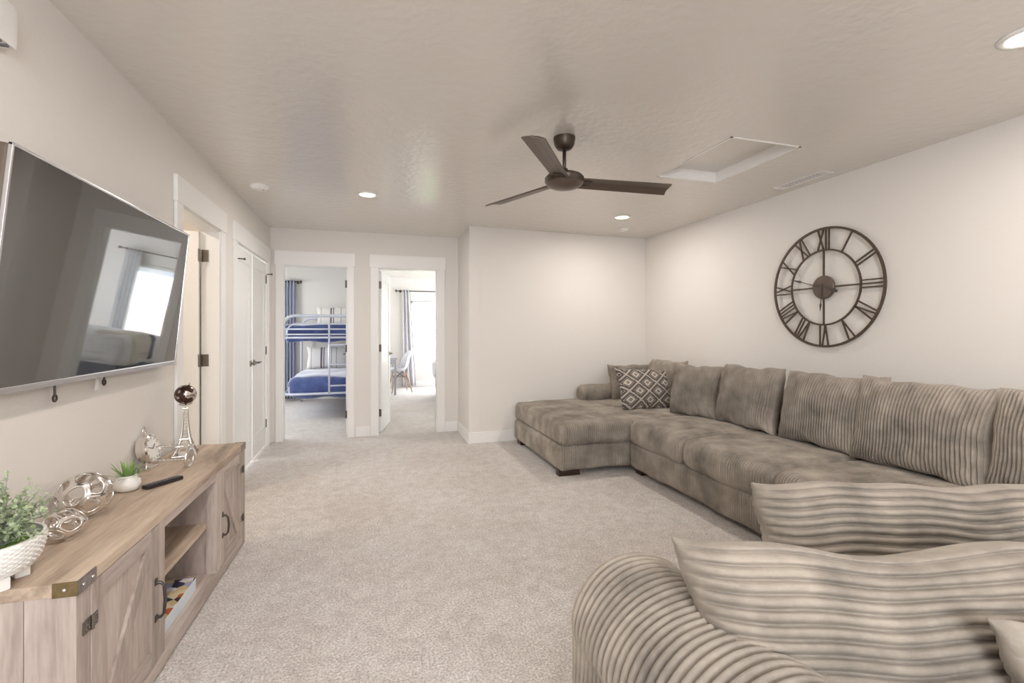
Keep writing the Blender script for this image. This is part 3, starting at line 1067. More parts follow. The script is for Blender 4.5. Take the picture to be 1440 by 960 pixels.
def barn_door(ya, yb, hinge_at, flip):
    d = cbox('door', (-0.022, ya + 0.003, 0.066), (-0.016, yb - 0.003, 0.562), 'woodv')
    d.name = 'door'
    w = 0.055
    zz0, zz1 = 0.066, 0.562
    for k in range(3):
        wa = ya + w + (yb - ya - 2 * w) * k / 3
        cbox('plank', (-0.018, wa, zz0 + w), (-0.0125, wa + (yb - ya - 2 * w) / 3 - 0.003, zz1 - w), 'woodv', d, 0.0015)
    for a in (ya + 0.003, yb - w - 0.003):
        cbox('stile', (-0.018, a, zz0), (0.0, a + w, zz1), 'woodv', d)
    for zc in (zz0, zz1 - w):
        cbox('rail', (-0.018, ya + w + 0.004, zc), (-0.001, yb - w - 0.004, zc + w), 'woodh', d)
    A = Vector((0, ya + w + 0.02, zz0 + w)) if flip else Vector((0, yb - w - 0.02, zz0 + w))
    B = Vector((0, yb - w - 0.01, zz1 - w)) if flip else Vector((0, ya + w + 0.01, zz1 - w))
    dv = B - A
    ang = math.atan2(dv.z, dv.y)
    cbox('brace', (-0.0135, -0.02, -0.026), (-0.0015, dv.length + 0.02, 0.026), 'woodv', d, 0.002,
         Matrix.Translation(A) @ Matrix.Rotation(ang, 4, 'X'))
    hy = (yb - 0.03) if flip else (ya + 0.03)
    hz = 0.235 if flip else 0.22
    top = hz + (0.125 if flip else 0.1)
    h = MB().tube([(0, hy, hz), (0.016, hy, hz), (0.026, hy, hz + 0.012), (0.03, hy, (hz + top) / 2), (0.026, hy, top - 0.012), (0.016, hy, top), (0, hy, top)], [0.007, 0.0055, 0.005, 0.0055, 0.005, 0.0055, 0.007], 10)
    h.box((0, hy - 0.009, hz - 0.016), (0.004, hy + 0.009, hz + 0.008), 0.002).box((0, hy - 0.009, top - 0.008), (0.004, hy + 0.009, top + 0.016), 0.002)
    h.obj('handle', 'gun', d, 'auto')
    for zc in (0.455, 0.17):
        hb = MB().box((-0.003, hinge_at - 0.036, zc - 0.018), (0.002, hinge_at - 0.004, zc + 0.018), 0.001)
        hb.box((0.0, hinge_at + 0.004, zc - 0.018), (0.003, hinge_at + 0.03, zc + 0.018), 0.001)
        hb.tube([(0.004, hinge_at, zc - 0.02), (0.004, hinge_at, zc + 0.02)], 0.0045, 8)
        for dy in (-0.027, -0.013, 0.013, 0.022):
            for dz in (-0.009, 0.009):
                hb.lathe([(0, 0.002), (0.0025, 0.001), (0.003, 0)], 6, (0.003, hinge_at + dy, zc + dz), Matrix.Rotation(pi / 2, 4, 'Y'))
        hb.obj('hinge', 'hard', d)


barn_door(y0 + 0.062, -0.33, y0 + 0.062, True)
barn_door(0.362, y1 - 0.06, y1 - 0.06, False)
for a, sg in ((y0, 1), (y1, -1)):
    pl = MB().box((-0.002, min(a, a + sg * 0.085), 0.563), (0.0025, max(a, a + sg * 0.085), 0.602), 0.001).obj('corner_plate', 'pewter', t)
    for dy in (0.022, 0.064):
        MB().lathe([(0, 0.005), (0.004, 0.0035), (0.006, 0)], 12, (0.002, a + sg * dy, 0.583), Matrix.Rotation(pi / 2, 4, 'Y')).obj('rivet', 'silver', pl, True)
    pl = MB().box((-0.056, a - 0.0025, 0.563), (0.002, a + 0.002, 0.602), 0.001).obj('corner_plate', 'brass', t)
    pl['label'] = 'brassy end plate of the corner bracket'
    MB().lathe([(0, 0.005), (0.004, 0.0035), (0.006, 0)], 12, (-0.028, a - sg * 0.002, 0.583), Matrix.Rotation(sg * pi / 2, 4, 'X')).obj('rivet', 'silver', pl, True)

CT = 0.6005   # console top
# ------------------------------------------------------------------ things on the console
# planter bowl with faux sage plant
PX, PY = -0.965, 1.605
t = thing('potted_plant', 'faux sage-green plant in a white dimpled oval bowl planter on the console', 'plant', (PX, PY, CT))
V, F = [], []
nz, na = 40, 120
prof = [(0.058, 0.028), (0.078, 0.036), (0.092, 0.055), (0.1, 0.08), (0.104, 0.105), (0.105, 0.122)]


def pr(z):
    for (ra, za), (rb, zb) in zip(prof, prof[1:]):
        if z <= zb:
            k = (z - za) / (zb - za)
            return ra + (rb - ra) * k
    return prof[-1][0]


for i in range(nz + 1):
    z = 0.028 + 0.094 * i / nz
    for j in range(na):
        a = 2 * pi * j / na
        cell = abs(sin(a * 15 + i * 0.62)) * abs(sin(a * 15 - i * 0.62))
        r = pr(z) + (0.0045 * cell if 3 < i < nz - 2 else 0)
        V.append((r * cos(a), 1.12 * r * sin(a), z))
for i in range(nz):
    for j in range(na):
        F.append((i * na + j, i * na + (j + 1) % na, (i + 1) * na + (j + 1) % na, (i + 1) * na + j))
mb = MB().add(V, F)
base = len(mb.v)
inner = [(0.098, 0.122), (0.096, 0.1), (0.06, 0.04)]
for r, z in inner:
    mb.v += [(r * cos(2 * pi * j / na), 1.12 * r * sin(2 * pi * j / na), z) for j in range(na)]
ring = [nz * na] + [base + k * na for k in range(3)]
for k in range(3):
    for j in range(na):
        mb.f.append((ring[k] + j, ring[k] + (j + 1) % na, ring[k + 1] + (j + 1) % na, ring[k + 1] + j))
mb.f.append(tuple(range(na))[::-1])
mb.f.append(tuple(ring[3] + j for j in range(na)))
bowl = mb.obj('bowl', 'ceramic', t, 'auto')
for a in (pi / 4, 3 * pi / 4, 5 * pi / 4, 7 * pi / 4):
    MB().box((-0.016, -0.022, 0.0), (0.016, 0.022, 0.034), 0.006).obj('foot', 'ceramic', bowl).matrix_local = Matrix.Translation((0.055 * cos(a), 0.06 * sin(a), 0)) @ Matrix.Rotation(a, 4, 'Z')
MB().lathe([(0, 0.104), (0.05, 0.108), (0.09, 0.10), (0.097, 0.094), (0, 0.094)], 30).obj('moss', 'moss', t, True, weld=True)
fo, stm = MB(), MB()
rnd = random.Random(3)
for k in range(95):
    a = rnd.uniform(0, 2 * pi)
    el = rnd.uniform(0.12, 1.5)
    L = rnd.uniform(0.075, 0.145)
    b = Vector((0.035 * cos(a) * rnd.random(), 0.035 * sin(a) * rnd.random(), 0.105))
    tip = b + Vector((cos(a) * cos(el) * L * 1.0, sin(a) * cos(el) * L * 1.1, sin(el) * L * 1.15 + 0.01))
    if tip.x < -0.08:
        tip.x = -0.08
    mid = (b + tip) / 2 + Vector((0, 0, 0.012))
    stm.tube([b, mid, tip], 0.0014, 4, cap=False)
    for q in range(17):
        s = 0.3 + 0.72 * q / 16
        p = b.lerp(mid, s * 2) if s < 0.5 else mid.lerp(tip, s * 2 - 1)
        n = Vector((rnd.gauss(0, 1), rnd.gauss(0, 1), rnd.gauss(0.3, 1))).normalized()
        w = n.cross(Vector((0, 0, 1)))
        if w.length < 0.1:
            w = Vector((1, 0, 0))
        w.normalize()
        nn = n.cross(w)
        ll, ww = rnd.uniform(0.011, 0.018), rnd.uniform(0.0045, 0.0075)
        fo.add([p, p + n * ll * 0.5 + w * ww + nn * 0.002, p + n * ll, p + n * ll * 0.5 - w * ww + nn * 0.002], [(0, 1, 2, 3)])
o = fo.obj('foliage', 'sage', t)
o['kind'] = 'stuff'
stm.obj('stems', 'stem', t)['kind'] = 'stuff'


def cage_orb(name, label, loc, r, npts, seed, squash=1.0, hole=0.78, thick=0.007, grp='silver openwork orbs'):
    """hollow sphere with rounded openings: dual of a hull of scattered points"""
    rs = np.random.RandomState(seed)
    i = np.arange(npts) + 0.5
    phi = np.arccos(1 - 2 * i / npts)
    th = pi * (1 + 5 ** 0.5) * i
    P = np.stack([np.cos(th) * np.sin(phi), np.sin(th) * np.sin(phi), np.cos(phi)], 1) + rs.randn(npts, 3) * 0.10
    P /= np.linalg.norm(P, axis=1)[:, None]
    bm = bmesh.new()
    for p in P:
        bm.verts.new(p)
    bmesh.ops.convex_hull(bm, input=bm.verts[:])
    bmesh.ops.triangulate(bm, faces=bm.faces[:])
    bm.verts.ensure_lookup_table()
    V, F, key = [], [], {}
    for f in bm.faces:
        key[f.index if f.index >= 0 else id(f)] = None
    bm.faces.index_update()
    cen = [f.calc_center_median().normalized() for f in bm.faces]
    V = [c for c in cen]
    for v in bm.verts:
        if len(v.link_faces) < 3:
            continue
        n = v.co.normalized()
        ax = n.orthogonal().normalized()
        ay = n.cross(ax)
        fs = sorted(v.link_faces, key=lambda f: math.atan2((cen[f.index] - n).dot(ay), (cen[f.index] - n).dot(ax)))
        poly = [cen[f.index] for f in fs]
        c = sum(poly, Vector()) / len(poly)
        k = len(poly)
        base = len(V)
        # inner loop: corner and mid points pulled to the middle so that the hole is round
        for q in range(k):
            V.append((c + (poly[q] - c) * hole * 0.80).normalized())
            V.append((c + ((poly[q] + poly[(q + 1) % k]) / 2 - c) * hole).normalized())
        for q in range(k):
            a, b_ = fs[q].index, fs[(q + 1) % k].index
            m0, m1, m2 = base + 2 * q, base + 2 * q + 1, base + 2 * ((q + 1) % k)
            F.append((a, m1, m0))
            F.append((a, b_, m1))
            F.append((b_, m2, m1))
    bm.free()
    mb = MB().add([(p.x * r, p.y * r, p.z * r * squash) for p in V], F)
    o = mb.obj(name, 'silver', None, True)
    md = o.modifiers.new('t', 'SOLIDIFY')
    md.thickness = thick
    md.offset = -1
    sd = o.modifiers.new('s', 'SUBSURF')
    sd.levels = sd.render_levels = 2
    o.location = loc
    tag(o, label, 'orb', grp)
    return o


cage_orb('openwork_orb', 'large silver openwork orb beside the small white succulent pot', (-0.988, 2.09, CT + 0.081), 0.084, 20, 5, 0.98, 0.80)
cage_orb('openwork_orb', 'small flattened silver openwork orb next to the dimpled planter', (-0.95, 1.893, CT + 0.048), 0.060, 12, 8, 0.82, 0.84)

# small air plant pot
t = thing('air_plant', 'spiky green air plant in a small white oval vase on the console', 'plant', (-0.98, 2.385, CT))
MB().lathe([(0, 0), (0.03, 0), (0.042, 0.008), (0.0485, 0.026), (0.046, 0.042), (0.036, 0.055), (0.033, 0.06), (0.035, 0.065), (0.0315, 0.066), (0.03, 0.055), (0.0, 0.045)], 36).obj('vase', 'ceramic', t, True, weld=True)
rnd = random.Random(11)
for k in range(30):
    a = k * 2.399
    el = 0.25 + 1.2 * (k / 30) ** 0.8
    L = rnd.uniform(0.075, 0.098)
    d = Vector((cos(a) * cos(el), sin(a) * cos(el), sin(el)))
    b = Vector((0.012 * cos(a), 0.012 * sin(a), 0.05))
    side = Vector((-sin(a), cos(a), 0))
    up = side.cross(d)
    pts = []
    n = 6
    V = []
    for i in range(n + 1):
        s = i / n
        p = b + d * L * s + Vector((0, 0, -0.02 * s * s * cos(el))) + up * (0.0)
        w = 0.0055 * (1 - s) ** 0.7 * (0.7 + s)
        V += [p - side * w, p + up * (-0.0018 * (1 - s)), p + side * w]
    F = []
    for i in range(n):
        o_ = i * 3
        F += [(o_, o_ + 1, o_ + 4, o_ + 3), (o_ + 1, o_ + 2, o_ + 5, o_ + 4)]
    MB().add(V, F).obj('leaf', 'spike', t, True)

# remote control
t = thing('remote_control', 'slim black remote control lying on the front of the console', 'remote', (-0.868, 2.435, CT), radians(-36))
MB().box((-0.0185, -0.078, 0), (0.0185, 0.078, 0.017), 0.006).obj('body', 'black', t, 'auto')
for r in range(7):
    for c in range(3):
        MB().box((-0.0125 + c * 0.0095, -0.055 + r * 0.0165, 0.0165), (-0.0065 + c * 0.0095, -0.046 + r * 0.0165, 0.0185), 0.001).obj('button', 'btn', t)

# dial clock on twisted rods
t = thing('table_clock', 'silver dial clock joined by two twisted rods to a small wheel', 'clock', (-1.02, 2.72, CT), radians(-4))
rx = Matrix.Rotation(pi / 2, 4, 'Y')
cz = 0.098
tl = Matrix.Rotation(radians(-10), 4, 'Y')
MB().lathe([(0, -0.045), (0.05, -0.045), (0.064, -0.036), (0.066, -0.01), (0.07, -0.006), (0.07, 0.006), (0.062, 0.012), (0.06, 0.006), (0, 0.004)], 40, (0, 0, cz), tl @ rx).obj('case', 'silver', t, 'auto', weld=True)
MB().lathe([(0, 0.0045), (0.059, 0.0045), (0.059, 0.007), (0, 0.007)], 36, (0, 0, cz), tl @ rx).obj('dial', 'dial', t, weld=True)
hm_ = MB()
hm_.box((0.0075, -0.0016, 0), (0.0085, 0.0016, 0.042), mtx=Matrix.Translation((0, 0, cz)) @ tl @ Matrix.Rotation(radians(70), 4, 'X'))
hm_.box((0.0085, -0.002, 0), (0.0095, 0.002, 0.03), mtx=Matrix.Translation((0, 0, cz)) @ tl @ Matrix.Rotation(radians(-50), 4, 'X'))
hm_.obj('hands', 'black', t)
for k in range(12):
    MB().box((0.0075, -0.0012, 0.046), (0.0085, 0.0012, 0.055), mtx=Matrix.Translation((0, 0, cz)) @ tl @ Matrix.Rotation(k * pi / 6, 4, 'X')).obj('hour_mark', 'gun', t)
MB().tube([(-0.03, 0.012 * sin(a), cz + 0.085 + 0.02 * cos(a)) for a in [k * pi / 8 for k in range(16)]], 0.0045, 8, closed=True).obj('hanging_ring', 'silver', t, True)
for yy, zz in ((-0.03, 0.045), (0.03, 0.1)):
    pts = [(0.0 + 0.163 * i / 40, yy, zz) for i in range(41)]
    MB().tube(pts, [0.0042 + 0.0018 * (i % 4 in (0, 1)) for i in range(41)], 8).obj('twisted_rod', 'ant', t, True)
wm = MB().tube([(0.166, 0.045 * sin(a), 0.046 + 0.0405 * cos(a) + 0.0) for a in [k * pi / 14 for k in range(28)]], 0.0055, 8, closed=True)
for k in range(3):
    wm.tube([(0.166, 0.04 * sin(k * pi / 3), 0.046 + 0.038 * cos(k * pi / 3)), (0.166, -0.04 * sin(k * pi / 3), 0.046 - 0.038 * cos(k * pi / 3))], 0.0035, 6)
wm.box((0.162, -0.035, 0.04), (0.170, 0.035, 0.105), 0.003)
wm.obj('wheel', 'ant', t, 'auto')
MB().box((-0.05, -0.05, 0.0), (0.015, 0.05, 0.012), 0.004).tube([(-0.02, 0, 0.01), (-0.02, 0, 0.04)], 0.01, 10).obj('foot', 'silver', t, 'auto')
MB().tube([(-0.03, -0.05, 0.012), (-0.04, -0.085, 0.006), (-0.05, -0.1, 0.012), (-0.06, -0.09, 0.02), (-0.05, -0.06, 0.018)], 0.0045, 8).obj('scroll_tail', 'silver', t, True)

# tower statue with a globe
t = thing('globe_tower', 'silver lattice tower figurine topped with a dark map globe', 'figurine', (-0.955, 2.97, CT), radians(12))
MB().box((-0.058, -0.058, 0), (0.058, 0.058, 0.007), 0.002).obj('base_plate', 'silver', t)


def tw(z):   # half width of the tower at height z
    return 0.05 * math.exp(-z / 0.062) + 0.0085


for sx_ in (1, -1):
    for sy_ in (1, -1):
        zs = [0.006 + 0.245 * i / 18 for i in range(19)]
        MB().tube([(sx_ * tw(z), sy_ * tw(z), z) for z in zs], [0.0075 * (1 - 0.62 * i / 18) for i in range(19)], 6).obj('tower_leg', 'ant', t, True)
lat = MB()
zs = [0.085 + 0.165 * i / 9 for i in range(10)]
for za, zb in zip(zs, zs[1:]):
    for sd in range(4):
        m4 = Matrix.Rotation(sd * pi / 2, 4, 'Z')
        wa, wb = tw(za), tw(zb)
        lat.tube([m4 @ Vector((wa, -wa, za)), m4 @ Vector((wb, wb, zb))], 0.0015, 5)
        lat.tube([m4 @ Vector((wa, wa, za)), m4 @ Vector((wb, -wb, zb))], 0.0015, 5)
for sd in range(4):
    m4 = Matrix.Rotation(sd * pi / 2, 4, 'Z')
    for za, zb in ((0.012, 0.048), (0.055, 0.083)):
        for s_ in (1, -1):
            wa, wb = tw(za), tw(zb)
            lat.tube([m4 @ Vector((wa, s_ * wa, za)), m4 @ Vector((wb, s_ * wb * 0.4, zb))], 0.002, 5)
    lat.tube([m4 @ Vector((tw(0.045) + 0.001, tw(0.045) * cos(a), 0.022 + 0.024 * sin(a))) for a in [k * pi / 8 for k in range(9)]], 0.0025, 5)
lat.obj('lattice', 'ant', t)
for z, w, h_ in ((0.048, 0.040, 0.008), (0.085, 0.026, 0.007), (0.25, 0.0135, 0.006)):
    MB().box((-w, -w, z), (w, w, z + h_), 0.0015).obj('platform', 'silver', t)
MB().tube([(0, 0, 0.25), (0, 0, 0.275)], 0.004, 8).tube([(0.0 + 0.056 * sin(a) * cos(radians(20)), 0.056 * sin(a) * sin(radians(20)), 0.325 - 0.056 * cos(a)) for a in [radians(-35 + 70 * k / 12) for k in range(13)]], 0.003, 6).obj('globe_cradle', 'silver', t, True)
bm = bmesh.new()
bmesh.ops.create_uvsphere(bm, u_segments=32, v_segments=20, radius=0.052)
gl = MB().bm(bm).obj('globe', 'globe', t, True)
gl.location = (0, 0, 0.327)
gl.rotation_euler = (radians(15), radians(18), 0)
fb = MB().tube([(0, 0, 0.05), (0, 0, 0.062), (0, 0, 0.07)], [0.004, 0.005, 0.002], 8).obj('finial', 'silver', gl, True)

# in the open compartment
t = thing('board_game', 'colourful printed board game box on the lower shelf of the console', 'game box', (-0.85, 2.385, 0.0625), radians(-1))
MB().box((-0.07, -0.165, 0), (0.07, 0.165, 0.055), 0.002).obj('tray', 'gside', t)
MB().box((-0.069, -0.164, 0.055), (0.069, 0.164, 0.058), 0.001).obj('lid_print', 'gprint', t)
t = thing('media_box', 'flat black box behind the board game on the lower shelf', 'box', (-0.965, 2.40, 0.0625))
MB().box((-0.02, -0.17, 0), (0.03, 0.18, 0.085), 0.003).obj('case', 'black', t)
MB().box((0.0295, -0.15, 0.06), (0.031, 0.15, 0.064)).obj('front_line', 'darkwood', t)

# ------------------------------------------------------------------ sectional sofa
def leg(parent, lo, hi):
    MB().box(lo, hi, 0.004).obj('leg', 'darkwood', parent)


# chaise: ribs run over the top (Y) and down the front face, swept along X
t = thing('chaise', 'grey-brown corduroy chaise end of the sofa against the back wall', 'chaise', (1.58, 3.80, 0))
LX = 1.50
ribbed_sweep('base', rrect(0.0, 0.06, 1.33, 0.256, 0.025), LX, lambda s, a, b: (s, a, b), parent=t, edge=0.018, seed=1)
ribbed_sweep('seat_cushion', rrect(-0.01, 0.273, 1.34, 0.445, 0.05, crown=0.02), LX, lambda s, a, b: (s, a, b), parent=t, edge=0.04, puff=0.004, seed=2)
for lo, hi in (((0.0, 0.02, 0), (0.2, 0.09, 0.062)), ((0.02, 1.18, 0), (0.09, 1.3, 0.062)), ((1.3, 0.05, 0), (1.4, 0.13, 0.062))):
    leg(t, lo, hi)
a_ = np.linspace(0, 2 * pi, 33)[:-1]
roll = np.stack([1.22 + 0.105 * np.cos(a_), 0.535 + 0.092 * np.sin(a_)], 1)
ribbed_sweep('rolled_arm', roll, 0.98, lambda s, a, b: (0.75 + s, a, b), parent=t, edge=0.03, seed=3)

ribbed_sweep('backrest', rrect(1.53, 0.06, 1.775, 0.77, 0.05), 1.30, lambda s, a, b: (a, 0.02 + s, b), parent=t, edge=0.05, seed=19)

# long run along the right wall: ribs over the top (X) and down the front, swept along Y
t = thing('sofa', 'long corduroy sofa run with loose seat cushions along the right wall', 'sofa', (2.25, 3.76, 0))
prof_b = rrect(0.0, 0.06, 1.10, 0.256, 0.025)
ribbed_sweep('base', prof_b, 3.2, lambda s, a, b: (a, -s, b), parent=t, edge=0.018, seed=4)
for ya, L, sd in ((0.0, 0.735, 5), (0.74, 0.82, 6), (1.565, 0.76, 7), (2.33, 0.87, 8)):
    ribbed_sweep('seat_cushion', rrect(-0.012, 0.273, 0.88, 0.44, 0.052, crown=0.03), L, lambda s, a, b, ya=ya: (a, -ya - s, b), parent=t, edge=0.045, puff=0.012, seed=sd)
ribbed_sweep('backrest', rrect(0.86, 0.25, 1.105, 0.77, 0.05), 3.19, lambda s, a, b: (a, -s, b), parent=t, edge=0.05, seed=9)
leg(t, (0.03, -0.13, 0), (0.10, -0.03, 0.062))
leg(t, (0.03, -3.15, 0), (0.10, -3.05, 0.062))
leg(t, (0.95, -3.15, 0), (1.05, -3.05, 0.062))
leg(t, (0.95, -0.15, 0), (1.05, -0.05, 0.062))

# near section with its back to the camera
NY0, NY1 = 0.42, 1.26
t = thing('loveseat', 'near corduroy sofa section with a round padded arm in the foreground', 'sofa', (0.56, NY0, 0))
ribbed_sweep('base', rrect(0.02, 0.06, 1.66, 0.262, 0.02), NY1 - NY0, lambda s, a, b: (a, s, b), parent=t, edge=0.018, seed=10)
ribbed_sweep('seat_cushion', rrect(0.30, 0.268, 1.66, 0.44, 0.05, crown=0.02), NY1 - NY0 - 0.12, lambda s, a, b: (a, s + 0.12, b), parent=t, edge=0.045, seed=11)
# arm: upright outer side that rolls over the top
ap = []
for k in range(25):
    an = pi - pi * k / 24
    ap.append((0.185 + 0.185 * cos(an), 0.44 + 0.17 * sin(an)))
for k in range(1, 6):
    ap.append((0.37, 0.44 - (0.44 - 0.25) * k / 6))
ap += [(0.355, 0.25)] + [(0.355 - 0.35 * k / 8, 0.245) for k in range(1, 8)]
for k in range(0, 6):
    ap.append((0.004, 0.25 + (0.44 - 0.25) * k / 6))
ribbed_sweep('padded_arm', ap[::-1], NY1 - NY0 + 0.02, lambda s, a, b: (a, s, b), parent=t, pitch=0.024, amp=0.015, edge=0.05, seed=12, sub=10)
ribbed_sweep('backrest', rrect(0.0, 0.25, 0.17, 0.46, 0.06), 1.28, lambda s, a, b: (0.36 + s, a - 0.10, b), parent=t, pitch=0.024, amp=0.006, edge=0.05, seed=13)
for lo in ((0.05, 0.03), (0.05, 0.72), (1.5, 0.03)):
    leg(t, (lo[0], lo[1], 0), (lo[0] + 0.08, lo[1] + 0.08, 0.062))


def cushion(label, loc, lean, rz, Wd, Hd, T, group='loose corduroy back cushions', roll=0.0, m='cord', name='cushion', **kw):
    me = pillow_mesh(name, Wd, Hd, T, **kw)
    o = link(name, me, m, None, True)
    o.location = loc
    o.rotation_mode = 'XYZ'
    o.matrix_world = Matrix.Translation(loc) @ Matrix.Rotation(rz, 4, 'Z') @ Matrix.Rotation(-lean, 4, 'X') @ Matrix.Rotation(roll, 4, 'Y')
    tag(o, label, 'cushion', group)
    return o


Z0 = 0.462
RW = -pi / 2
cushion('corduroy cushion with ribs across, behind the diamond-patterned pillow', (2.95, 4.86, Z0), radians(14), radians(2), 0.58, 0.42, 0.20, vertical=False, seed=1)
cushion('corduroy cushion deepest in the sofa corner, mostly hidden', (3.03, 4.42, Z0), radians(10), RW, 0.62, 0.50, 0.20, seed=2)
cushion('corduroy cushion just right of the patterned pillow, turned toward the chaise', (2.89, 3.73, Z0), radians(14), radians(-76), 0.56, 0.50, 0.20, seed=3)
cushion('corduroy cushion third from the corner, left of the gap that shows the backrest', (2.93, 3.16, Z0 + 0.01), radians(12), RW, 0.63, 0.52, 0.20, seed=4)
cushion('corduroy cushion below the clock, right of the gap that shows the backrest', (2.93, 2.45, Z0 + 0.01), radians(12), RW, 0.72, 0.52, 0.20, seed=5)
cushion('widest corduroy cushion on the right wall run, overlapping the one below the clock', (2.90, 1.88, Z0 + 0.01), radians(12), RW, 0.72, 0.53, 0.21, seed=6)
cushion('corduroy back cushion cut off by the right edge of the photo', (2.90, 1.22, Z0 + 0.01), radians(12), RW, 0.68, 0.53, 0.21, seed=7)
cushion('throw pillow woven with cream and charcoal diamonds on the chaise', (2.75, 4.19, Z0), radians(24), radians(3), 0.70, 0.44, 0.16, group='', name='throw_pillow', m='diamond', pitch=0.0, seed=8, roll=radians(4))
cushion('big pale corduroy cushion nearest the camera with a dip in its top edge', (1.14, 0.66, 0.31), radians(24), radians(-17), 1.02, 0.50, 0.24, group='near corduroy cushions', vertical=False, seed=9, pitch=0.028, amp=0.018, dip=0.04, sub=12, along=56, shear=0.10, ear=0.03, p=3.2)
cushion('pale corduroy cushion lying just beyond the nearest one', (1.71, 1.05, 0.355), radians(20), radians(-19), 1.0, 0.42, 0.22, group='near corduroy cushions', vertical=False, seed=10, pitch=0.028, amp=0.018, sub=12, along=48, ear=0.03, p=3.2)

cushion('pale cushion corner peeking in at the lower right corner of the photo', (1.56, 0.44, 0.335), radians(16), radians(-8), 0.86, 0.40, 0.16, group='near corduroy cushions', vertical=False, seed=14, pitch=0.026, amp=0.006, p=2.2)

# ------------------------------------------------------------------ bathroom lamp, out of view, added to light that room
t = thing('bathroom_light', 'warm ceiling lamp added in the bathroom, out of sight', 'ceiling light', (-1.9, 3.4, H))
MB().lathe([(0.0, -0.07), (0.09, -0.06), (0.13, -0.03), (0.14, 0), (0.0, 0)], 32).obj('shade', 'glass_lens', t, True, weld=True)
l = area('bathroom_glow', (0, 0, -0.08), (0, 0, 0), 0.25, 0.25, 13, (1, 0.88, 0.74), shape='DISK')
l.parent = t

# ------------------------------------------------------------------ bunk room
BX, BY = -1.16, 7.25
t = thing('bunk_bed', 'silver tubular metal bunk bed with arched ends and a ladder', 'bunk bed', (BX, BY, 0))
BW, BL = 1.04, 1.92


def arch(x0, x1, zt, r, z0, y):
    p = [(x0, y, z0), (x0, y, zt - r)]
    p += [(x0 + r - r * cos(a), y, zt - r + r * sin(a)) for a in [k * pi / 16 for k in range(1, 9)]]
    p += [(x1 - r + r * sin(a), y, zt - r + r * cos(a)) for a in [k * pi / 16 for k in range(0, 8)]]
    p += [(x1, y, zt - r), (x1, y, z0)]
    return p


for y in (0, BL):
    e = MB().tube(arch(0, BW, 1.475, 0.17, 0, y), 0.022, 12).obj('end_frame', 'bluemetal', t, True)
    MB().tube(arch(0.055, BW - 0.055, 1.36, 0.12, 1.17, y), 0.012, 8).obj('inner_arch', 'bluemetal', e, True)
    for z, r in ((1.285, 0.012), (1.21, 0.012), (1.165, 0.016), (0.365, 0.018)):
        MB().tube([(0, y, z), (BW, y, z)], r, 8).obj('crossbar', 'bluemetal', e, True)
for x in (0, BW):
    for z, r in ((1.165, 0.016), (0.365, 0.016), (1.35, 0.012)):
        MB().tube([(x, 0, z), (x, BL, z)], r, 8).obj('side_rail', 'bluemetal', t, True)
ld = MB().tube([(0.61, -0.012, 0.35), (0.61, -0.012, 1.36)], 0.014, 8).tube([(0.93, -0.012, 0.35), (0.93, -0.012, 1.36)], 0.014, 8).obj('ladder', 'bluemetal', t, True)
for z in (0.475, 0.78, 1.06):
    MB().tube([(0.61, -0.012, z), (0.93, -0.012, z)], 0.012, 8).obj('rung', 'bluemetal', ld, True)
for z in (0.355, 1.15):
    MB().box((0.06, 0.08, z), (BW - 0.06, BL - 0.03, z + 0.12), 0.03).obj('mattress', 'linen', t, 'auto')


def puffy(name, lo, hi, r, m, seed, ripple=0.02, hang=0.03):
    """bedspread: rounded block with soft dents and a wavy hem"""
    rs = np.random.RandomState(seed)
    ph = rs.rand(6) * 6
    bm = bmesh.new()
    bmesh.ops.create_cube(bm, size=1)
    d = [b - a for a, b in zip(lo, hi)]
    c = [(a + b) / 2 for a, b in zip(lo, hi)]
    for v in bm.verts:
        v.co = Vector((v.co.x * d[0] + c[0], v.co.y * d[1] + c[1], v.co.z * d[2] + c[2]))
    bmesh.ops.bevel(bm, geom=bm.edges[:], offset=r, segments=5, profile=0.5, affect='EDGES')
    bmesh.ops.triangulate(bm, faces=[f for f in bm.faces if len(f.verts) > 4])
    bmesh.ops.subdivide_edges(bm, edges=[e for e in bm.edges if e.calc_length() > 0.12], cuts=9, use_grid_fill=True)
    for v in bm.verts:
        x, y, z = v.co
        k = (z - lo[2]) / d[2]
        v.co.z += ripple * (sin(9 * x + 4 * y + ph[0]) * 0.5 + sin(-5 * x + 8 * y + ph[1]) * 0.5) * (k > 0.6)
        if k < 0.35:
            v.co.z += hang * (sin(13 * x + ph[2]) + sin(9 * y + ph[3])) * 0.6
        v.co.x += 0.012 * sin(14 * y + 6 * z + ph[4])
        v.co.y += 0.012 * sin(15 * x + 7 * z + ph[5])
    return MB().bm(bm).obj(name, m, None, True)


o = puffy('blanket', (BX + 0.035, BY + 0.03, 1.115), (BX + BW - 0.035, BY + 1.75, 1.35), 0.045, 'navy', 1, 0.012, 0.02)
tag(o, 'navy plush blanket on the upper bunk', 'blanket', 'navy bunk blankets')
o = puffy('blanket', (BX + 0.03, BY + 0.03, 0.285), (BX + BW - 0.03, BY + 1.72, 0.60), 0.13, 'navy', 2, 0.02, 0.02)
tag(o, 'navy plush blanket on the lower bunk', 'blanket', 'navy bunk blankets')
cushion('striped pillow propped at the head of the lower bunk', (BX + 0.46, BY + 1.74, 0.585), radians(14), 0, 0.72, 0.40, 0.16, group='striped bunk pillows', name='pillow', m='pillowstripe', pitch=0.0, seed=21)
cushion('striped pillow propped at the head of the upper bunk', (BX + 0.62, BY + 1.74, 1.33), radians(14), 0, 0.72, 0.36, 0.16, group='striped bunk pillows', name='pillow', m='pillowstripe', pitch=0.0, seed=22)


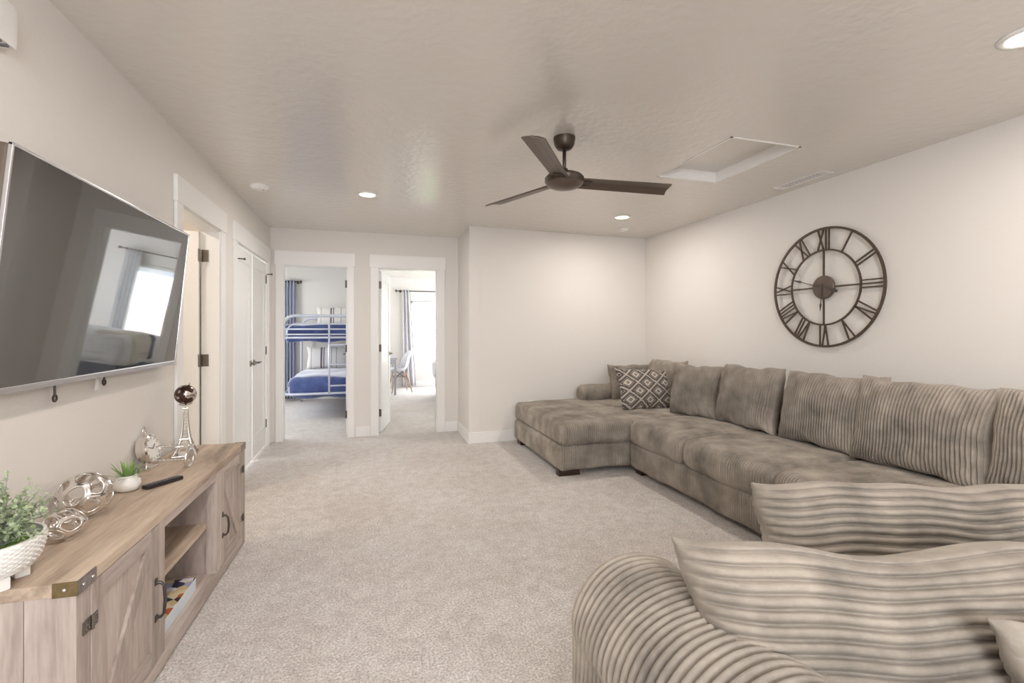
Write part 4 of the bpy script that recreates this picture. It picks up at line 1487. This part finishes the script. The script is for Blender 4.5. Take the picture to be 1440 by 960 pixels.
def rod(name, label, x0, x1, y, z, wall_y, brackets):
    t = thing(name, label, 'curtain rod', ((x0 + x1) / 2, y, z))
    o = t.location[:]
    MB().tube([(x0, y, z), (x1, y, z)], 0.011, 10).obj('pole', 'gun', t, True, off=o)
    for x, s_ in ((x0, -1), (x1, 1)):
        MB().lathe([(0, 0), (0.013, 0.004), (0.013, 0.014), (0.024, 0.022), (0.028, 0.036), (0.022, 0.05), (0, 0.056)], 16, (x - o[0], 0, 0), Matrix.Rotation(s_ * pi / 2, 4, 'Y')).obj('finial', 'gun', t, True, weld=True)
    for x in brackets:
        MB().tube([(x, y, z), (x, wall_y, z)], 0.007, 8).box((x - 0.02, wall_y - 0.008, z - 0.03), (x + 0.02, wall_y, z + 0.03), 0.002).obj('bracket', 'gun', t, off=o)


def curtain(label, x0, x1, y, z0, z1, m, folds, amp=0.035, flare=0.0, group=None, seed=0):
    rs = np.random.RandomState(seed)
    p0 = rs.rand() * 6

    def fn(u, v):
        spread = 1 + flare * (1 - v)
        x = (x0 - (x0 + x1) / 2) + (x1 - x0) * (u * spread)
        yy = amp * np.sin(u * folds * 2 * pi + p0) * (0.75 + 0.25 * np.cos(v * 2)) + 0.006 * np.sin(9 * v + 5 * u)
        return x, yy, (z0 - z1) + (z1 - z0) * v
    o = sheet('curtain', fn, folds * 14 + 1, 14, 0.004, m)
    o.location = ((x0 + x1) / 2, y, z1)
    return tag(o, label, 'curtain', group)


rod('curtain_rod', 'dark curtain rod over the bunk room window', -2.9, -1.215, 9.25, 2.135, 9.35, (-2.8, -1.24))
curtain('blue-grey curtain hanging beside the bunk bed', -1.47, -1.265, 9.25, 0.03, 2.165, 'curtain1', 4, 0.04, group=None, seed=1)

# ------------------------------------------------------------------ bedroom
rod('curtain_rod', 'dark curtain rod over the bright bedroom window', 0.60, 2.72, 10.70, 2.13, 10.8, (0.66, 2.67))
curtain('pale grey curtain on the left of the bedroom window behind the white chair', 0.69, 0.865, 10.70, 0.03, 2.15, 'curtain2', 3, 0.04, flare=0.75, seed=2)
curtain('pale curtain on the right of the bedroom window, seen only mirrored in the television', 2.38, 2.64, 10.70, 0.03, 2.15, 'linen', 4, 0.04, seed=3)

t = thing('desk', 'grey writing desk along the bedroom wall behind the white chair', 'desk', (0.045, 9.45, 0))
MB().box((0.0, 0.0, 0.70), (0.48, 1.15, 0.73), 0.003).obj('desk_top', 'deskgrey', t)
MB().box((0.02, 0.03, 0.60), (0.45, 1.12, 0.70), 0.003).obj('apron', 'deskgrey', t)
MB().box((0.45, 0.06, 0.61), (0.462, 0.56, 0.69), 0.002).obj('drawer', 'deskgrey', t)
MB().box((0.45, 0.59, 0.61), (0.462, 1.09, 0.69), 0.002).obj('drawer', 'deskgrey', t)
for x in (0.02, 0.42):
    for y in (0.03, 1.08):
        MB().box((x, y, 0), (x + 0.04, y + 0.04, 0.60), 0.003).obj('leg', 'deskgrey', t)

t = thing('desk_chair', 'white moulded shell chair on beech legs at the bedroom desk', 'chair', (0.60, 9.95, 0), pi + radians(10))


def shell(u, v):
    # v: 0 front lip .. 1 top of the back; u across
    w = 2 * u - 1
    px = np.interp(v, [0, 0.12, 0.40, 0.55, 0.72, 1.0], [0.235, 0.20, -0.02, -0.12, -0.175, -0.235])
    pz = np.interp(v, [0, 0.12, 0.40, 0.55, 0.72, 1.0], [0.425, 0.445, 0.425, 0.475, 0.60, 0.83])
    hw = np.interp(v, [0, 0.2, 0.5, 0.75, 0.92, 1.0], [0.19, 0.225, 0.235, 0.215, 0.16, 0.09])
    lift = np.abs(w) ** 2.4 * np.interp(v, [0, 0.4, 0.6, 1], [0.03, 0.07, 0.06, 0.01])
    fwd = np.abs(w) ** 2.2 * np.interp(v, [0, 0.4, 0.6, 0.8, 1], [0.0, 0.02, 0.08, 0.09, 0.03])
    return px + fwd, hw * w, pz + lift


sh = sheet('seat_shell', shell, 21, 25, 0.008, 'chairshell', t)
for sx_, sy_ in ((1, 1), (1, -1), (-1, 1), (-1, -1)):
    MB().tube([(sx_ * 0.11, sy_ * 0.10, 0.40), (sx_ * 0.205, sy_ * 0.205, 0.0)], [0.017, 0.011], 10).obj('leg', 'beech', t, True)
br = MB()
for sx_ in (1, -1):
    br.tube([(sx_ * 0.13, 0.125, 0.32), (sx_ * 0.13, -0.125, 0.32)], 0.005, 6).tube([(0.13, sx_ * 0.125, 0.32), (-0.13, sx_ * 0.125, 0.32)], 0.005, 6)
    br.tube([(sx_ * 0.14, 0.14, 0.26), (-sx_ * 0.06, -0.06, 0.415)], 0.005, 6).tube([(sx_ * 0.14, -0.14, 0.26), (-sx_ * 0.06, 0.06, 0.415)], 0.005, 6)
br.obj('wire_brace', 'gun', t)

EX0, EX1, EY0, EY1 = 1.21, 3.2, 7.85, 9.38
t = thing('bed', 'bed with white comforter and grey skirt behind the bedroom door jamb', 'bed', (EX0, EY0, 0))
o = t.location[:]
MB().box((0.03, 0.03, 0.12), (2.0, 1.5, 0.34), 0.02).obj('box_spring', 'skirt', t)
MB().box((0.02, 0.02, 0.32), (2.0, 1.51, 0.60), 0.05).obj('mattress', 'linen', t, 'auto')
for x in (0.05, 1.9):
    for y in (0.05, 1.43):
        MB().box((x, y, 0), (x + 0.05, y + 0.05, 0.13), 0.004).obj('leg', 'gun', t)
MB().box((2.0, -0.02, 0.1), (2.06, 1.55, 1.1), 0.02).obj('headboard', 'skirt', t)
o = puffy('comforter', (EX0 - 0.02, EY0 - 0.02, 0.31), (EX1 - 0.45, EY1 + 0.02, 0.72), 0.1, 'linen', 5, 0.02, 0.03)
tag(o, 'white comforter spread over the bedroom bed', 'comforter')
o = puffy('throw_blanket', (EX0 - 0.05, EY0 + 0.25, 0.30), (EX0 + 0.5, EY0 + 0.85, 0.755), 0.1, 'creamthrow', 6, 0.02, 0.05)
tag(o, 'cream knit throw across the foot of the bed, mirrored in the television', 'blanket')
o = puffy('throw_blanket', (EX0 - 0.04, EY0 + 0.85, 0.34), (EX0 + 0.35, EY0 + 1.05, 0.75), 0.08, 'throw', 7, 0.02, 0.05)
tag(o, 'slate knit throw beside the cream one, mirrored in the television', 'blanket')

for nm, X, ya, yb, z0, z1, s_ in (('added_window_4', 4.3, 8.0, 10.1, 0.55, 2.05, 1), ('added_window_5', -3.0, 6.95, 7.85, 0.8, 2.0, -1)):  # invented side windows, unseen, brighten the bedroom and bunk room
    t = struct(nm)
    a, b = sorted((X + s_ * 0.05, X + s_ * 0.1))
    fr = MB()
    for lo, hi in (((ya, z0), (ya + 0.05, z1)), ((yb - 0.05, z0), (yb, z1)), ((ya, z0), (yb, z0 + 0.05)), ((ya, z1 - 0.05), (yb, z1))):
        fr.box((a, lo[0], lo[1]), (b, hi[0], hi[1]), 0.004)
    fr.obj('window_frame', 'white', t)
    MB().box(((a + b) / 2 - 0.002, ya + 0.05, z0 + 0.05), ((a + b) / 2 + 0.002, yb - 0.05, z1 - 0.05)).obj('pane', 'glass', t)

# ------------------------------------------------------------------ outside the bedroom window
struct('ground', MB().box((-25, 11.2, -3.3), (25, 45, -3.0)), 'lawn')
t = thing('neighbor_house', 'white sided neighbouring house with tan lower roof beyond the bedroom window', 'house', (3.0, 19.0, -3.0))
MB().box((-7, 0.0, 0), (7, 6, 8)).obj('upper_wall', 'siding', t)
for k in range(24):
    MB().box((-7, -0.02 - 0.012 * 0, 3.9 + k * 0.17), (7, 0.0, 3.9 + k * 0.17 + 0.15)).obj('siding_board', 'siding', t)
for x in (-3.2, -1.2, 1.5, 3.6):
    w_ = MB().box((x - 0.55, -0.06, 4.9), (x + 0.55, -0.01, 6.5)).obj('window', 'white', t)
    MB().box((x - 0.48, -0.07, 4.97), (x + 0.48, -0.055, 6.43)).obj('pane', 'paneblue', w_)
MB().box((-7, -1.6, 0), (7, 0, 2.75)).obj('lower_wall', 'siding', t)
MB().add([(-7.2, -2.0, 2.75), (7.2, -2.0, 2.75), (7.2, 0.0, 3.85), (-7.2, 0.0, 3.85), (-7.2, -2.0, 2.9), (7.2, -2.0, 2.9), (7.2, 0.0, 4.0), (-7.2, 0.0, 4.0)],
         [(0, 1, 2, 3), (4, 5, 6, 7), (0, 1, 5, 4), (1, 2, 6, 5), (2, 3, 7, 6), (3, 0, 4, 7)]).obj('lower_roof', 'shingle', t)
MB().add([(-7.5, -0.6, 8), (7.5, -0.6, 8), (7.5, 6.5, 8), (-7.5, 6.5, 8), (-7.5, 3, 10), (7.5, 3, 10)], [(0, 1, 5, 4), (2, 3, 4, 5), (0, 3, 4), (1, 2, 5), (0, 1, 2, 3)]).obj('roof', 'shingle', t)
for k, (x, y, h, r) in enumerate(((0.2, 15.2, 2.6, 0.95), (2.5, 15.4, 2.9, 1.05), (4.9, 15.2, 2.5, 0.95))):
    t = thing('tree', ['leafy green tree outside, left of three before the white house', 'tallest leafy green tree outside before the white house', 'leafy green tree outside, right of three before the white house'][k], 'tree', (x, y, -3.0), group='trees before the neighbouring house')
    MB().tube([(0, 0, 0), (0.03, 0.02, h * 0.4), (0, 0, h * 0.8)], [0.09, 0.07, 0.04], 8).obj('trunk', 'bark', t, True)
    rnd = random.Random(40 + k)
    cr = MB()
    for q in range(1500):
        n = Vector((rnd.gauss(0, 1), rnd.gauss(0, 1), rnd.gauss(0, 1))).normalized()
        p = Vector((0, 0, h * 0.72)) + n * r * rnd.uniform(0.5, 1.0)
        a = Vector((rnd.gauss(0, 1), rnd.gauss(0, 1), rnd.gauss(0, 1))).normalized()
        b = a.orthogonal().normalized()
        l_ = rnd.uniform(0.07, 0.13)
        cr.add([p - a * l_, p + b * l_ * 0.5, p + a * l_, p - b * l_ * 0.5], [(0, 1, 2, 3)])
    cr.obj('crown', 'leafgreen', t)['kind'] = 'stuff'
